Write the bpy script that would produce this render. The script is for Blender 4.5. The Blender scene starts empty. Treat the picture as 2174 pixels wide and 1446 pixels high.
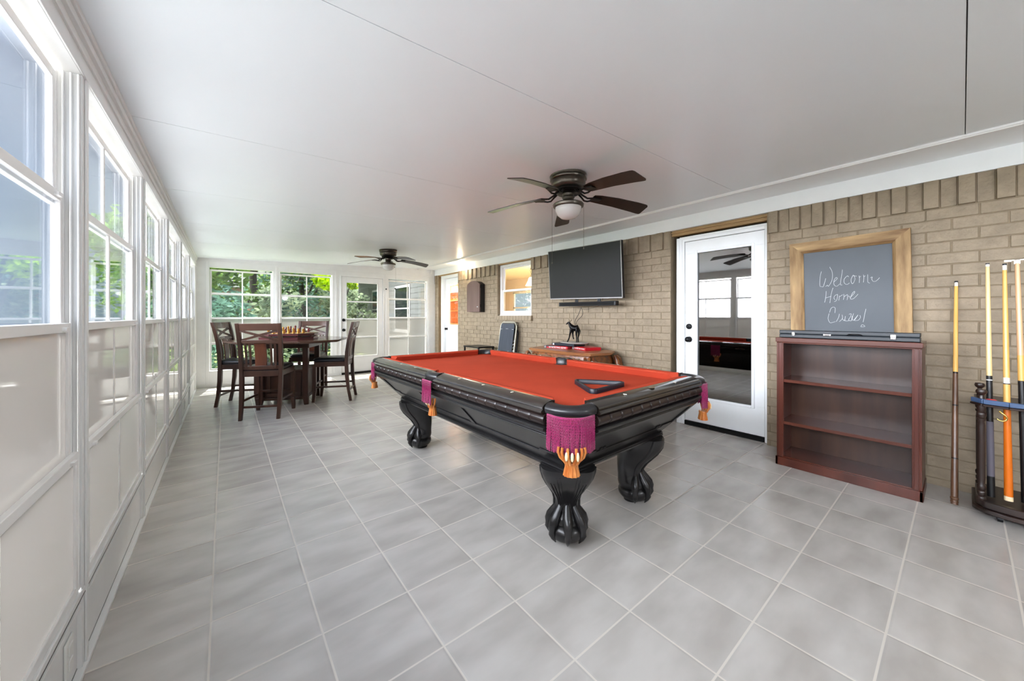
import bpy, bmesh, math, random
from math import sin, cos, pi, radians, sqrt, hypot, atan2
from mathutils import Vector, Matrix, Euler
random.seed(11)
COL = bpy.context.scene.collection

# ------------------------------------------------------------ materials
def lin(v):
    v /= 255.0
    return v/12.92 if v <= .04045 else ((v+.055)/1.055)**2.4
def rgb(r, g, b): return (lin(r), lin(g), lin(b), 1)

def new_mat(name):
    m = bpy.data.materials.new(name); m.use_nodes = True
    nt = m.node_tree
    return m, nt, nt.nodes['Principled BSDF']

def N(nt, t, **k):
    n = nt.nodes.new(t)
    for a, v in k.items(): setattr(n, a, v)
    return n

def mat(name, col, rough=.5, metal=0, spec=.5, var=0, vscale=8, bump=0, bscale=60, stretch=(1, 1, 1), coat=0,
        col2=None, emit=0, sheen=0, trans=0, ior=1.45, detail=4, rvar=0):
    m, nt, p = new_mat(name)
    p.inputs['Base Color'].default_value = col
    p.inputs['Roughness'].default_value = rough
    p.inputs['Metallic'].default_value = metal
    p.inputs['Specular IOR Level'].default_value = spec
    p.inputs['Coat Weight'].default_value = coat
    p.inputs['Coat Roughness'].default_value = .08
    p.inputs['Sheen Weight'].default_value = sheen
    p.inputs['Transmission Weight'].default_value = trans
    p.inputs['IOR'].default_value = ior
    if emit:
        p.inputs['Emission Color'].default_value = col
        p.inputs['Emission Strength'].default_value = emit
    tc = N(nt, 'ShaderNodeTexCoord'); mp = N(nt, 'ShaderNodeMapping')
    mp.inputs['Scale'].default_value = stretch
    nt.links.new(tc.outputs['Object'], mp.inputs['Vector'])
    if var or col2:
        nz = N(nt, 'ShaderNodeTexNoise'); nz.inputs['Scale'].default_value = vscale; nz.inputs['Detail'].default_value = detail
        nt.links.new(mp.outputs[0], nz.inputs['Vector'])
        cr = N(nt, 'ShaderNodeValToRGB')
        c2 = col2 or tuple(min(1, c*(1+var)) for c in col[:3])+(1,)
        c1 = col if col2 else tuple(c*(1-var) for c in col[:3])+(1,)
        cr.color_ramp.elements[0].position = .34; cr.color_ramp.elements[1].position = .66
        cr.color_ramp.elements[0].color = c1; cr.color_ramp.elements[1].color = c2
        nt.links.new(nz.outputs['Fac'], cr.inputs['Fac']); nt.links.new(cr.outputs[0], p.inputs['Base Color'])
    if bump:
        nb = N(nt, 'ShaderNodeTexNoise'); nb.inputs['Scale'].default_value = bscale; nb.inputs['Detail'].default_value = 3
        nt.links.new(mp.outputs[0], nb.inputs['Vector'])
        b = N(nt, 'ShaderNodeBump'); b.inputs['Strength'].default_value = bump; b.inputs['Distance'].default_value = .01
        nt.links.new(nb.outputs['Fac'], b.inputs['Height']); nt.links.new(b.outputs[0], p.inputs['Normal'])
    if rvar:
        nr = N(nt, 'ShaderNodeTexNoise'); nr.inputs['Scale'].default_value = 5
        nt.links.new(mp.outputs[0], nr.inputs['Vector'])
        mr = N(nt, 'ShaderNodeMapRange'); mr.inputs['To Min'].default_value = rough-rvar; mr.inputs['To Max'].default_value = rough+rvar
        nt.links.new(nr.outputs['Fac'], mr.inputs['Value']); nt.links.new(mr.outputs[0], p.inputs['Roughness'])
    return m

M = {}
M['frame'] = mat('painted_aluminium', rgb(232, 232, 231), .35, var=.02)
M['framew'] = mat('bright_vinyl', rgb(240, 239, 238), .3, var=.015)
M['trimw'] = mat('white_paint', rgb(247, 250, 252), .45, var=.015, bump=.02)
M['kick'] = mat('grey_panel', rgb(236, 236, 235), .25, var=.02, vscale=2)
M['gasket'] = mat('dark_gasket', rgb(70, 68, 66), .5)
M['brick'] = mat('painted_brick', rgb(148, 133, 112), .62, var=.12, vscale=12, bump=1.0, bscale=22)
M['mortar'] = mat('painted_mortar', rgb(134, 119, 97), .8, var=.08, vscale=9, bump=.5, bscale=60)
M['lintel'] = mat('tan_painted_wood', rgb(172, 141, 98), .5, var=.04)
M['blackmetal'] = mat('black_metal', rgb(28, 28, 30), .35, .6)
M['blackp'] = mat('black_plastic', rgb(20, 20, 22), .38)
M['screen'] = mat('tv_screen', rgb(38, 38, 39), .36, spec=.2)
M['silverp'] = mat('silver_plastic', rgb(150, 148, 148), .35, .5)
M['cloth'] = mat('red_billiard_cloth', rgb(184, 72, 50), 1, spec=.05, var=.05, vscale=4, bump=.08, bscale=700)
M['rail'] = mat('polished_dark_rail', rgb(38, 32, 28), .16, spec=.8, coat=.6, var=.2, vscale=3)
M['rubber'] = mat('pocket_leather', rgb(30, 30, 33), .3, spec=.7, bump=.05, bscale=120)
M['blackwood'] = mat('black_lacquered_wood', rgb(27, 26, 27), .27, spec=.6, var=.2, vscale=4, bump=.03, bscale=30)
M['apron'] = mat('espresso_apron', rgb(36, 26, 24), .26, spec=.6, var=.2, vscale=5)
M['pearl'] = mat('pearl_sight', rgb(226, 222, 208), .25)
M['brassplate'] = mat('aged_nameplate', rgb(150, 140, 118), .3, .7)
M['fringe'] = mat('magenta_fringe', rgb(112, 4, 58), .75, col2=rgb(172, 28, 102), vscale=260, stretch=(1, 1, .6), bump=.5, bscale=300, sheen=.3)
M['shield'] = mat('gilt_carved_wood', rgb(176, 92, 34), .35, col2=rgb(214, 142, 78), vscale=60, stretch=(1, 1, .25))
M['cream'] = mat('cream_inlay', rgb(240, 220, 180), .4)
M['navyp'] = mat('navy_plastic', rgb(22, 24, 36), .35)
M['darkwood'] = mat('dark_walnut', rgb(78, 50, 38), .3, col2=rgb(56, 34, 27), vscale=7, stretch=(1, 1, .12), spec=.6)
M['darkwoodx'] = mat('dark_walnut_top', rgb(92, 66, 56), .16, col2=rgb(70, 46, 38), vscale=5, stretch=(.15, 1, 1), spec=.7)
M['redwood'] = mat('walnut_splat', rgb(104, 58, 40), .3, col2=rgb(76, 42, 30), vscale=8, stretch=(1, 1, .12))
M['leather'] = mat('black_leatherette', rgb(26, 26, 32), .32, spec=.6, bump=.06, bscale=90)
M['trayw'] = mat('burgundy_wood', rgb(96, 52, 54), .28, var=.12, spec=.6)
M['sqlight'] = mat('pale_square', rgb(205, 172, 120), .4)
M['goldp'] = mat('gold_chessman', rgb(178, 128, 48), .35, .35)
M['burgp'] = mat('burgundy_chessman', rgb(110, 44, 44), .35)
M['mahog'] = mat('red_mahogany', rgb(98, 46, 32), .3, col2=rgb(64, 28, 20), vscale=6, stretch=(1, 1, .1), spec=.6)
M['mahogh'] = mat('red_mahogany_shelf', rgb(100, 52, 38), .22, col2=rgb(70, 34, 26), vscale=6, stretch=(1, .1, 1), spec=.6)
M['mahogb'] = mat('mahogany_backboard', rgb(76, 50, 37), .3, col2=rgb(50, 31, 25), vscale=7, stretch=(1, 1, .12), spec=.6)
M['pinef'] = mat('weathered_pine', rgb(196, 164, 116), .6, col2=rgb(104, 72, 40), vscale=13, stretch=(1, 1, .16), bump=.25, bscale=40, detail=8)
M['pineh'] = mat('weathered_pine_rail', rgb(196, 164, 116), .6, col2=rgb(104, 72, 40), vscale=13, stretch=(1, .16, 1), bump=.25, bscale=40, detail=8)
M['slate'] = mat('grey_chalkboard', rgb(100, 105, 110), .75, var=.05, vscale=3)
M['chalk'] = mat('chalk', rgb(222, 224, 226), .9)
M['case'] = mat('ribbed_black_vinyl', rgb(38, 44, 50), .35, var=.1, vscale=20, stretch=(1, .1, 1))
M['chrome'] = mat('chrome', rgb(225, 225, 228), .15, 1)
M['brass'] = mat('polished_brass', rgb(226, 190, 110), .18, 1)
M['bronze'] = mat('weathered_bronze', rgb(84, 78, 70), .32, .75, var=.15)
M['bronzed'] = mat('dark_bronze', rgb(30, 26, 24), .32, .6)
M['globe'] = mat('frosted_globe', rgb(225, 220, 214), .35, spec=.5)
M['bladed'] = mat('espresso_blade', rgb(40, 28, 22), .28, var=.25, vscale=8, stretch=(1, 1, 1))
M['bladel'] = mat('oak_blade', rgb(158, 112, 62), .35, var=.1, vscale=8)
M['cabw'] = mat('taupe_brown_wood', rgb(112, 90, 84), .4, col2=rgb(98, 76, 70), vscale=9, stretch=(1, 1, .1))
M['loungef'] = mat('slate_blue_mesh_fabric', rgb(66, 72, 82), .75, var=.12, vscale=60, stretch=(1, 1, .05), bump=.1, bscale=400)
M['tube'] = mat('pale_grey_tube', rgb(196, 194, 180), .35, .4)
M['bungee'] = mat('white_bungee', rgb(225, 225, 230), .6)
M['chestt'] = mat('honey_oak_top', rgb(172, 116, 72), .28, col2=rgb(146, 92, 54), vscale=6, stretch=(1, .12, 1), spec=.6)
M['chest'] = mat('carved_amber_wood', rgb(150, 84, 30), .28, col2=rgb(78, 36, 16), vscale=18, bump=.2, bscale=50, spec=.7)
M['carve'] = mat('highlighted_carving', rgb(150, 112, 82), .22, spec=.8, metal=.25)
M['redbox'] = mat('red_glossy_card', rgb(190, 26, 38), .3)
M['navybox'] = mat('navy_black_card', rgb(28, 34, 46), .3)
M['white'] = mat('white_print', rgb(238, 238, 240), .5)
M['greyp'] = mat('grey_plastic', rgb(150, 150, 148), .5)
M['disc'] = mat('pale_stone_disc', rgb(176, 172, 166), .3, var=.06)
M['iron'] = mat('dark_iron', rgb(26, 25, 26), .3, .7)
M['maple'] = mat('pale_maple', rgb(232, 204, 148), .25, spec=.6, var=.03)
M['maple2'] = mat('golden_maple', rgb(232, 180, 98), .25, spec=.6, var=.03)
M['maple3'] = mat('pinkish_maple', rgb(222, 178, 134), .25, spec=.6, var=.03)
M['orangew'] = mat('orange_stained_butt', rgb(214, 108, 22), .22, spec=.6, var=.06)
M['brownw'] = mat('mottled_brown_butt', rgb(110, 78, 56), .3, col2=rgb(66, 42, 30), vscale=14, stretch=(1, 1, .2), spec=.6)
M['greyw'] = mat('grey_linen_wrap', rgb(92, 88, 98), .7)
M['ferr'] = mat('ivory_ferrule', rgb(240, 232, 222), .3)
M['rackw'] = mat('dark_rack_wood', rgb(48, 32, 26), .3, col2=rgb(28, 20, 18), vscale=8, stretch=(1, 1, .2), spec=.6)
M['bluefelt'] = mat('blue_rack_edge', rgb(66, 88, 122), .4)
M['redplast'] = mat('red_plastic', rgb(196, 52, 58), .35)
M['concrete'] = mat('grey_concrete', rgb(160, 156, 148), .8, var=.05)
M['grass'] = mat('sunny_grass', rgb(102, 120, 40), .9, col2=rgb(72, 96, 28), vscale=14, bump=.4, bscale=80)
M['bark'] = mat('grey_bark', rgb(46, 40, 36), .85, var=.2, vscale=12, stretch=(1, 1, .3), bump=.5)
M['siding'] = mat('pale_grey_siding', rgb(84, 86, 88), .6, var=.03)
M['gablew'] = mat('dimmed_white_gable', rgb(140, 140, 142), .6)  # white lowered to grey so the strong outdoor light does not burn it out
M['pinkbrick'] = mat('pinkish_brick', rgb(112, 84, 76), .8, var=.1, vscale=12)
M['roofing'] = mat('grey_roofing', rgb(84, 84, 86), .8, var=.1)
M['darkglass'] = mat('dark_house_glass', rgb(20, 24, 28), .08, spec=.8)
M['creamwall'] = mat('cream_interior_wall', rgb(238, 220, 190), .7)
M['kwhite'] = mat('kitchen_white', rgb(240, 232, 222), .6)
M['hutch'] = mat('honey_hutch_wood', rgb(196, 128, 66), .4, var=.1)
M['halldark'] = mat('darkened_hall_wall', rgb(40, 38, 37), .8)  # the hall's lack of light is put into this dark colour
M['outlet'] = mat('outlet_white', rgb(236, 236, 232), .35)

def leafmat(name, a, b):
    m, nt, p = new_mat(name)
    tc = N(nt, 'ShaderNodeTexCoord'); nz = N(nt, 'ShaderNodeTexNoise'); nz.inputs['Scale'].default_value = 1.6
    nt.links.new(tc.outputs['Object'], nz.inputs['Vector'])
    cr = N(nt, 'ShaderNodeValToRGB'); cr.color_ramp.elements[0].position = .35; cr.color_ramp.elements[1].position = .65
    cr.color_ramp.elements[0].color = a; cr.color_ramp.elements[1].color = b
    nt.links.new(nz.outputs['Fac'], cr.inputs['Fac'])
    nt.nodes.remove(p)
    d = N(nt, 'ShaderNodeBsdfDiffuse'); t = N(nt, 'ShaderNodeBsdfTranslucent'); mx = N(nt, 'ShaderNodeMixShader'); mx.inputs[0].default_value = .45
    nt.links.new(cr.outputs[0], d.inputs['Color']); nt.links.new(cr.outputs[0], t.inputs['Color'])
    nt.links.new(d.outputs[0], mx.inputs[1]); nt.links.new(t.outputs[0], mx.inputs[2])
    nt.links.new(mx.outputs[0], nt.nodes['Material Output'].inputs['Surface'])
    return m
M['leafa'] = leafmat('deep_leaves', rgb(54, 84, 38), rgb(122, 150, 70))
M['leafb'] = leafmat('bluish_leaves', rgb(56, 86, 74), rgb(108, 138, 120))
M['leafc'] = leafmat('lime_leaves', rgb(134, 168, 16), rgb(170, 200, 30))
M['leafd'] = leafmat('silver_leaves', rgb(78, 94, 74), rgb(160, 172, 138))

def glass(name, tint, refl=.0, fres=True, milk=0, milkcol=(1, 1, 1, 1), rough=.02, tlk=1):
    """thin sheet: see-through + (optionally) milky translucency, with a mirror-like surface reflection"""
    m, nt, p = new_mat(name); nt.nodes.remove(p)
    tr = N(nt, 'ShaderNodeBsdfTransparent'); tr.inputs['Color'].default_value = tint
    base = tr.outputs[0]
    if milk:
        tl = N(nt, 'ShaderNodeBsdfTranslucent'); tl.inputs['Color'].default_value = milkcol
        df = N(nt, 'ShaderNodeBsdfDiffuse'); df.inputs['Color'].default_value = milkcol
        md = N(nt, 'ShaderNodeMixShader'); md.inputs[0].default_value = .5
        tl.inputs['Color'].default_value = tuple(c*(tlk) for c in milkcol[:3])+(1,)
        nt.links.new(tl.outputs[0], md.inputs[1]); nt.links.new(df.outputs[0], md.inputs[2])
        mk = N(nt, 'ShaderNodeMixShader'); mk.inputs[0].default_value = milk
        nt.links.new(base, mk.inputs[1]); nt.links.new(md.outputs[0], mk.inputs[2]); base = mk.outputs[0]
    gl = N(nt, 'ShaderNodeBsdfGlossy'); gl.inputs['Roughness'].default_value = rough; gl.inputs['Color'].default_value = (1, 1, 1, 1)
    mx = N(nt, 'ShaderNodeMixShader')
    ge = N(nt, 'ShaderNodeNewGeometry'); dt = N(nt, 'ShaderNodeVectorMath', operation='DOT_PRODUCT')
    nt.links.new(ge.outputs['Normal'], dt.inputs[0]); nt.links.new(ge.outputs['Incoming'], dt.inputs[1])
    def mm(op, a_, b_):
        n = N(nt, 'ShaderNodeMath', operation=op)
        for i_, v_ in enumerate((a_, b_)):
            if isinstance(v_, (int, float)): n.inputs[i_].default_value = v_
            elif v_ is not None: nt.links.new(v_, n.inputs[i_])
        return n.outputs[0]
    # Schlick reflectance of each face of the sheet, the same from both sides
    sch = mm('ADD', mm('MULTIPLY', mm('POWER', mm('SUBTRACT', 1.0, mm('ABSOLUTE', dt.outputs['Value'], None)), 5.0), .96-refl), .04+refl)
    nt.links.new(sch, mx.inputs[0])
    nt.links.new(base, mx.inputs[1]); nt.links.new(gl.outputs[0], mx.inputs[2])
    nt.links.new(mx.outputs[0], nt.nodes['Material Output'].inputs['Surface'])
    return m
M['pane'] = glass('clear_pane', (.97, .98, .97, 1), 0)
M['panetint'] = glass('blue_tinted_vinyl', (.86, .89, .94, 1), 0, milk=0)
M['globe'] = glass('frosted_globe_glass', (.9, .9, .88, 1), 0, milk=.9, milkcol=(.92, .9, .87, 1), rough=.1, tlk=.9)
M['panefrost'] = glass('frosted_vinyl', (.80, .78, .76, 1), 0, milk=.93, milkcol=(.86, .84, .82, 1), rough=.05, tlk=.28)
M['panehaze'] = glass('hazy_vinyl', (.95, .95, .93, 1), 0, milk=.42, milkcol=(.92, .9, .84, 1), rough=.05, tlk=.10)
M['panemirror'] = glass('reflective_door_glass', (.42, .42, .42, 1), .26)

def tile_mat():
    m, nt, p = new_mat('glazed_floor_tile')
    tc = N(nt, 'ShaderNodeTexCoord'); sp = N(nt, 'ShaderNodeSeparateXYZ'); nt.links.new(tc.outputs['Object'], sp.inputs[0])
    def mth(op, a, b=None, clamp=False):
        n = N(nt, 'ShaderNodeMath', operation=op); n.use_clamp = clamp
        for i, v in enumerate((a, b)):
            if v is None: continue
            if isinstance(v, (int, float)): n.inputs[i].default_value = v
            else: nt.links.new(v, n.inputs[i])
        return n.outputs[0]
    us, fl = [], []
    for k, off, size in (('X', .6361, .3407), ('Y', 1.2042, .3396)):
        u = mth('DIVIDE', mth('SUBTRACT', sp.outputs[k], off), size)
        fl.append(mth('FLOOR', u))
        fr = mth('FRACT', u)
        us.append(mth('MULTIPLY', mth('SUBTRACT', .5, mth('ABSOLUTE', mth('SUBTRACT', fr, .5))), size))
    dist = mth('MINIMUM', us[0], us[1])          # metres to the nearest joint line
    mr = N(nt, 'ShaderNodeMapRange'); mr.interpolation_type = 'SMOOTHSTEP'
    mr.inputs['From Min'].default_value = .0022; mr.inputs['From Max'].default_value = .0042
    nt.links.new(dist, mr.inputs['Value'])       # 0 joint .. 1 tile
    cb = N(nt, 'ShaderNodeCombineXYZ'); nt.links.new(fl[0], cb.inputs[0]); nt.links.new(fl[1], cb.inputs[1])
    wn = N(nt, 'ShaderNodeTexWhiteNoise', noise_dimensions='2D'); nt.links.new(cb.outputs[0], wn.inputs['Vector'])
    # mottled glaze: streaky noise shifted per tile
    sc = N(nt, 'ShaderNodeVectorMath', operation='SCALE'); nt.links.new(wn.outputs['Color'], sc.inputs[0]); sc.inputs['Scale'].default_value = 9
    ad = N(nt, 'ShaderNodeVectorMath', operation='ADD'); nt.links.new(tc.outputs['Object'], ad.inputs[0]); nt.links.new(sc.outputs[0], ad.inputs[1])
    mp = N(nt, 'ShaderNodeMapping'); mp.inputs['Scale'].default_value = (3.2, 7.5, 1); nt.links.new(ad.outputs[0], mp.inputs['Vector'])
    nz = N(nt, 'ShaderNodeTexNoise'); nz.inputs['Scale'].default_value = 1; nz.inputs['Detail'].default_value = 4; nz.inputs['Roughness'].default_value = .45
    nt.links.new(mp.outputs[0], nz.inputs['Vector'])
    cr = N(nt, 'ShaderNodeValToRGB')
    cr.color_ramp.elements[0].position = .33; cr.color_ramp.elements[0].color = rgb(177, 172, 166)
    cr.color_ramp.elements[1].position = .66; cr.color_ramp.elements[1].color = rgb(198, 194, 189)
    nt.links.new(nz.outputs['Fac'], cr.inputs['Fac'])
    hv = N(nt, 'ShaderNodeHueSaturation'); nt.links.new(cr.outputs[0], hv.inputs['Color'])
    nt.links.new(mth('ADD', mth('MULTIPLY', wn.outputs['Value'], .07), .965), hv.inputs['Value'])
    mix = N(nt, 'ShaderNodeMix', data_type='RGBA'); mix.inputs[6].default_value = rgb(208, 202, 192)
    nt.links.new(mr.outputs[0], mix.inputs[0]); nt.links.new(hv.outputs[0], mix.inputs[7])
    nt.links.new(mix.outputs[2], p.inputs['Base Color'])
    rr = N(nt, 'ShaderNodeMapRange'); rr.inputs['To Min'].default_value = .75; rr.inputs['To Max'].default_value = .24
    nt.links.new(mr.outputs[0], rr.inputs['Value'])
    n2 = N(nt, 'ShaderNodeTexNoise'); n2.inputs['Scale'].default_value = 7; nt.links.new(tc.outputs['Object'], n2.inputs['Vector'])
    nt.links.new(mth('ADD', rr.outputs[0], mth('MULTIPLY', mth('SUBTRACT', n2.outputs['Fac'], .5), .12)), p.inputs['Roughness'])
    pil = N(nt, 'ShaderNodeMapRange'); pil.interpolation_type = 'SMOOTHSTEP'; pil.inputs['From Max'].default_value = .012
    nt.links.new(dist, pil.inputs['Value'])
    hh = mth('ADD', mth('MULTIPLY', pil.outputs[0], 1.0), mth('MULTIPLY', nz.outputs['Fac'], .5))
    b = N(nt, 'ShaderNodeBump'); b.inputs['Strength'].default_value = .35; b.inputs['Distance'].default_value = .003
    nt.links.new(hh, b.inputs['Height']); nt.links.new(b.outputs[0], p.inputs['Normal'])
    p.inputs['Specular IOR Level'].default_value = .6
    return m
M['tile'] = tile_mat()
M['ceil'] = mat('satin_ceiling_panel', rgb(236, 241, 244), .36, spec=.4, var=.008, vscale=1.5, bump=.06, bscale=10)
M['ceilgap'] = mat('ceiling_joint', rgb(190, 190, 190), .6)

# ------------------------------------------------------------ mesh helpers
class MB:
    def __init__(s): s.v = []; s.f = []; s.mi = []; s.cur = 0
    def add(s, vs, fs):
        b = len(s.v); s.v += [tuple(v) for v in vs]; s.f += [tuple(b+i for i in f) for f in fs]; s.mi += [s.cur]*len(fs); return s
    def box(s, a, b, rot=None, piv=None):
        x0, y0, z0 = [min(a[i], b[i]) for i in range(3)]; x1, y1, z1 = [max(a[i], b[i]) for i in range(3)]
        vs = [Vector(p) for p in ((x0, y0, z0), (x1, y0, z0), (x1, y1, z0), (x0, y1, z0), (x0, y0, z1), (x1, y0, z1), (x1, y1, z1), (x0, y1, z1))]
        if rot is not None:
            c = Vector(piv) if piv is not None else Vector(((x0+x1)/2, (y0+y1)/2, (z0+z1)/2))
            R = Euler(rot).to_matrix(); vs = [R @ (v-c)+c for v in vs]
        return s.add(vs, ((0, 3, 2, 1), (4, 5, 6, 7), (0, 1, 5, 4), (1, 2, 6, 5), (2, 3, 7, 6), (3, 0, 4, 7)))
    def bar(s, p, q, w, h, up=(0, 0, 1), w2=None, h2=None):
        p = Vector(p); q = Vector(q); d = (q-p).normalized(); up = Vector(up)
        sx = d.cross(up)
        if sx.length < 1e-4: sx = d.cross(Vector((0, 1, 0)))
        sx.normalize(); sy = sx.cross(d).normalized()
        w2 = w if w2 is None else w2; h2 = h if h2 is None else h2
        vs = [p+sx*i*w/2+sy*j*h/2 for i, j in ((-1, -1), (1, -1), (1, 1), (-1, 1))]+[q+sx*i*w2/2+sy*j*h2/2 for i, j in ((-1, -1), (1, -1), (1, 1), (-1, 1))]
        return s.add(vs, ((3, 2, 1, 0), (4, 5, 6, 7), (0, 1, 5, 4), (1, 2, 6, 5), (2, 3, 7, 6), (3, 0, 4, 7)))
    def loft(s, rings, closed=True, caps=True, loop=False):
        n = len(rings[0]); vs = [v for r in rings for v in r]; fs = []
        m = len(rings)
        for i in range(m-1 if not loop else m):
            for j in range(n if closed else n-1):
                k = (j+1) % n; i2 = (i+1) % m
                fs.append((i*n+j, i*n+k, i2*n+k, i2*n+j))
        if caps and not loop:
            fs.append(tuple(range(n-1, -1, -1))); fs.append(tuple((m-1)*n+j for j in range(n)))
        return s.add(vs, fs)
    def lathe(s, prof, n=24, c=(0, 0, 0), axis=None, sx=1, sy=1):
        c = Vector(c); R = Matrix.Identity(3) if axis is None else Vector((0, 0, 1)).rotation_difference(Vector(axis)).to_matrix()
        rings = [[R @ Vector((max(r, 1e-4)*cos(2*pi*j/n)*sx, max(r, 1e-4)*sin(2*pi*j/n)*sy, z))+c for j in range(n)] for r, z in prof]
        return s.loft(rings)
    def tube(s, pts, r, n=8, loop=False, flat=1.0):
        pts = [Vector(p) for p in pts]; m = len(pts)
        rs = r if isinstance(r, (list, tuple)) else [r]*m
        T = []
        for i in range(m):
            if loop: t = pts[(i+1) % m]-pts[i-1]
            else: t = pts[min(i+1, m-1)]-pts[max(i-1, 0)]
            T.append(t.normalized() if t.length > 1e-9 else Vector((0, 0, 1)))
        a = Vector((0, 0, 1)) if abs(T[0].z) < .9 else Vector((1, 0, 0))
        u = T[0].cross(a).normalized(); rings = []
        for i in range(m):
            if i:
                q = T[i-1].rotation_difference(T[i]); u = q @ u
            u = (u-T[i]*u.dot(T[i])).normalized(); w = T[i].cross(u)
            rings.append([pts[i]+(u*cos(2*pi*j/n)+w*sin(2*pi*j/n)*flat)*rs[i] for j in range(n)])
        return s.loft(rings, loop=loop)
    def prism(s, poly, z0, z1, inset=0):
        a = [Vector((x, y, z0)) for x, y in poly]; b = [Vector((x, y, z1)) for x, y in poly]
        return s.loft([a, b])
    def sweep(s, prof, p, q, out, up=(0, 0, 1)):
        """profile (o,z) extruded from p to q; o along out, z along up"""
        out = Vector(out); up = Vector(up); p = Vector(p); q = Vector(q)
        return s.loft([[p+out*o+up*z for o, z in prof], [q+out*o+up*z for o, z in prof]])
    def ball(s, c, r, n=12, sc=(1, 1, 1)):
        c = Vector(c); rings = []
        m = max(6, n//2+1)
        for i in range(m+1):
            a = -pi/2+pi*i/m; rr = max(cos(a), .001)
            rings.append([c+Vector((cos(2*pi*j/n)*rr*r*sc[0], sin(2*pi*j/n)*rr*r*sc[1], sin(a)*r*sc[2])) for j in range(n)])
        return s.loft(rings)
    def build(s, name, m, parent=None, smooth=True, bevel=0, ang=35, seg=2, fix=False):
        me = bpy.data.meshes.new(name); me.from_pydata(s.v, [], s.f)
        ms = m if isinstance(m, (list, tuple)) else [m]
        for x in ms: me.materials.append(M[x] if isinstance(x, str) else x)
        if len(ms) > 1: me.polygons.foreach_set('material_index', s.mi)
        me.update()
        if fix:
            bm = bmesh.new(); bm.from_mesh(me); bmesh.ops.recalc_face_normals(bm, faces=bm.faces); bm.to_mesh(me); bm.free()
        if smooth:
            me.polygons.foreach_set('use_smooth', [True]*len(me.polygons)); me.set_sharp_from_angle(angle=radians(ang))
        o = bpy.data.objects.new(name, me); COL.objects.link(o)
        if parent is not None: o.parent = parent
        if bevel:
            b = o.modifiers.new('edge', 'BEVEL'); b.width = bevel; b.segments = seg; b.limit_method = 'ANGLE'; b.angle_limit = radians(40)
            b.harden_normals = False
        return o

def tag(o, label=None, cat=None, group=None, kind=None):
    if label: o['label'] = label
    if cat: o['category'] = cat
    if group: o['group'] = group
    if kind: o['kind'] = kind
    return o
def empty(name, loc=(0, 0, 0), rz=0, rot=None):
    o = bpy.data.objects.new(name, None); COL.objects.link(o); o.empty_display_size = .1
    o.location = loc; o.rotation_euler = rot if rot else (0, 0, rz); return o
def thing(name, label, cat, loc=(0, 0, 0), rz=0, group=None, rot=None): return tag(empty(name, loc, rz, rot), label, cat, group)
KIDS = lambda o: [c for c in bpy.data.objects if c.parent == o]
def copy_tree(o, parent=None):
    c = o.copy(); COL.objects.link(c)
    if parent is not None: c.parent = parent
    for ch in KIDS(o): copy_tree(ch, c)
    return c
def box1(name, a, b, m, parent=None, bevel=0): return MB().box(a, b).build(name, m, parent, smooth=bool(bevel), bevel=bevel)
def S(o): o['kind'] = 'structure'; return o
SKY_LOW, SKY_HIGH, SUN_E, EXPO = .43, 5.6, 15, .90
SKY_WEST = 23.5
FILL_LAMP_W = 225
# ------------------------------------------------------------ room
XL, XR, YE, YB = -.387, 4.04, 8.1, -4.2
def ceil_z(x): return 2.222+.0328*(x-XL)

# floor
S(MB().box((XL-.3, YB-.3, -.12), (XR+.2, YE+.15, 0)).build('floor', 'tile', smooth=False))
# ceiling: long pans with narrow joints, on a backing
cb = MB()
ys = [YB-.2]+[-2.59+1.29*k for k in range(9)]+[YE+.1]
XC = 3.575
for a, b in zip(ys[:-1], ys[1:]):
    g = .002
    vs = [(XL-.08, a+g, ceil_z(XL-.08)), (XC, a+g, ceil_z(XC)), (XC, b-g, ceil_z(XC)), (XL-.08, b-g, ceil_z(XL-.08))]
    vs += [(x, y, z+.03) for x, y, z in vs]
    cb.add(vs, ((0, 1, 2, 3), (7, 6, 5, 4), (0, 4, 5, 1), (1, 5, 6, 2), (2, 6, 7, 3), (3, 7, 4, 0)))
cb.cur = 1
cb.add([(XL-.1, YB-.3, ceil_z(XL-.1)+.012), (XR+.3, YB-.3, 2.43), (XR+.3, YE+.5, 2.43), (XL-.1, YE+.5, ceil_z(XL-.1)+.012),
        (XL-.1, YB-.3, ceil_z(XL-.1)+.15), (XR+.3, YB-.3, 2.6), (XR+.3, YE+.5, 2.6), (XL-.1, YE+.5, ceil_z(XL-.1)+.15)],
       ((0, 1, 2, 3), (7, 6, 5, 4), (0, 4, 5, 1), (1, 5, 6, 2), (2, 6, 7, 3), (3, 7, 4, 0)))
S(cb.build('ceiling', ['ceil', 'ceilgap'], smooth=False))
# header along the brick wall: bead, soffit, white board
h = MB()
h.box((XC-.004, YB, 2.338), (XC+.024, YE, 2.354))
h.box((XC+.003, YB, 2.33), (XC+.018, YE, 2.34))
S(h.build('trim_1', 'framew', bevel=.003))
S(box1('trim_2', (XC+.01, YB, 2.352), (XR-.006, YE, 2.40), 'trimw'))
S(box1('trim_3', (XR-.018, YB, 2.214), (XR+.12, YE, 2.362), 'trimw', bevel=.002))

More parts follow.
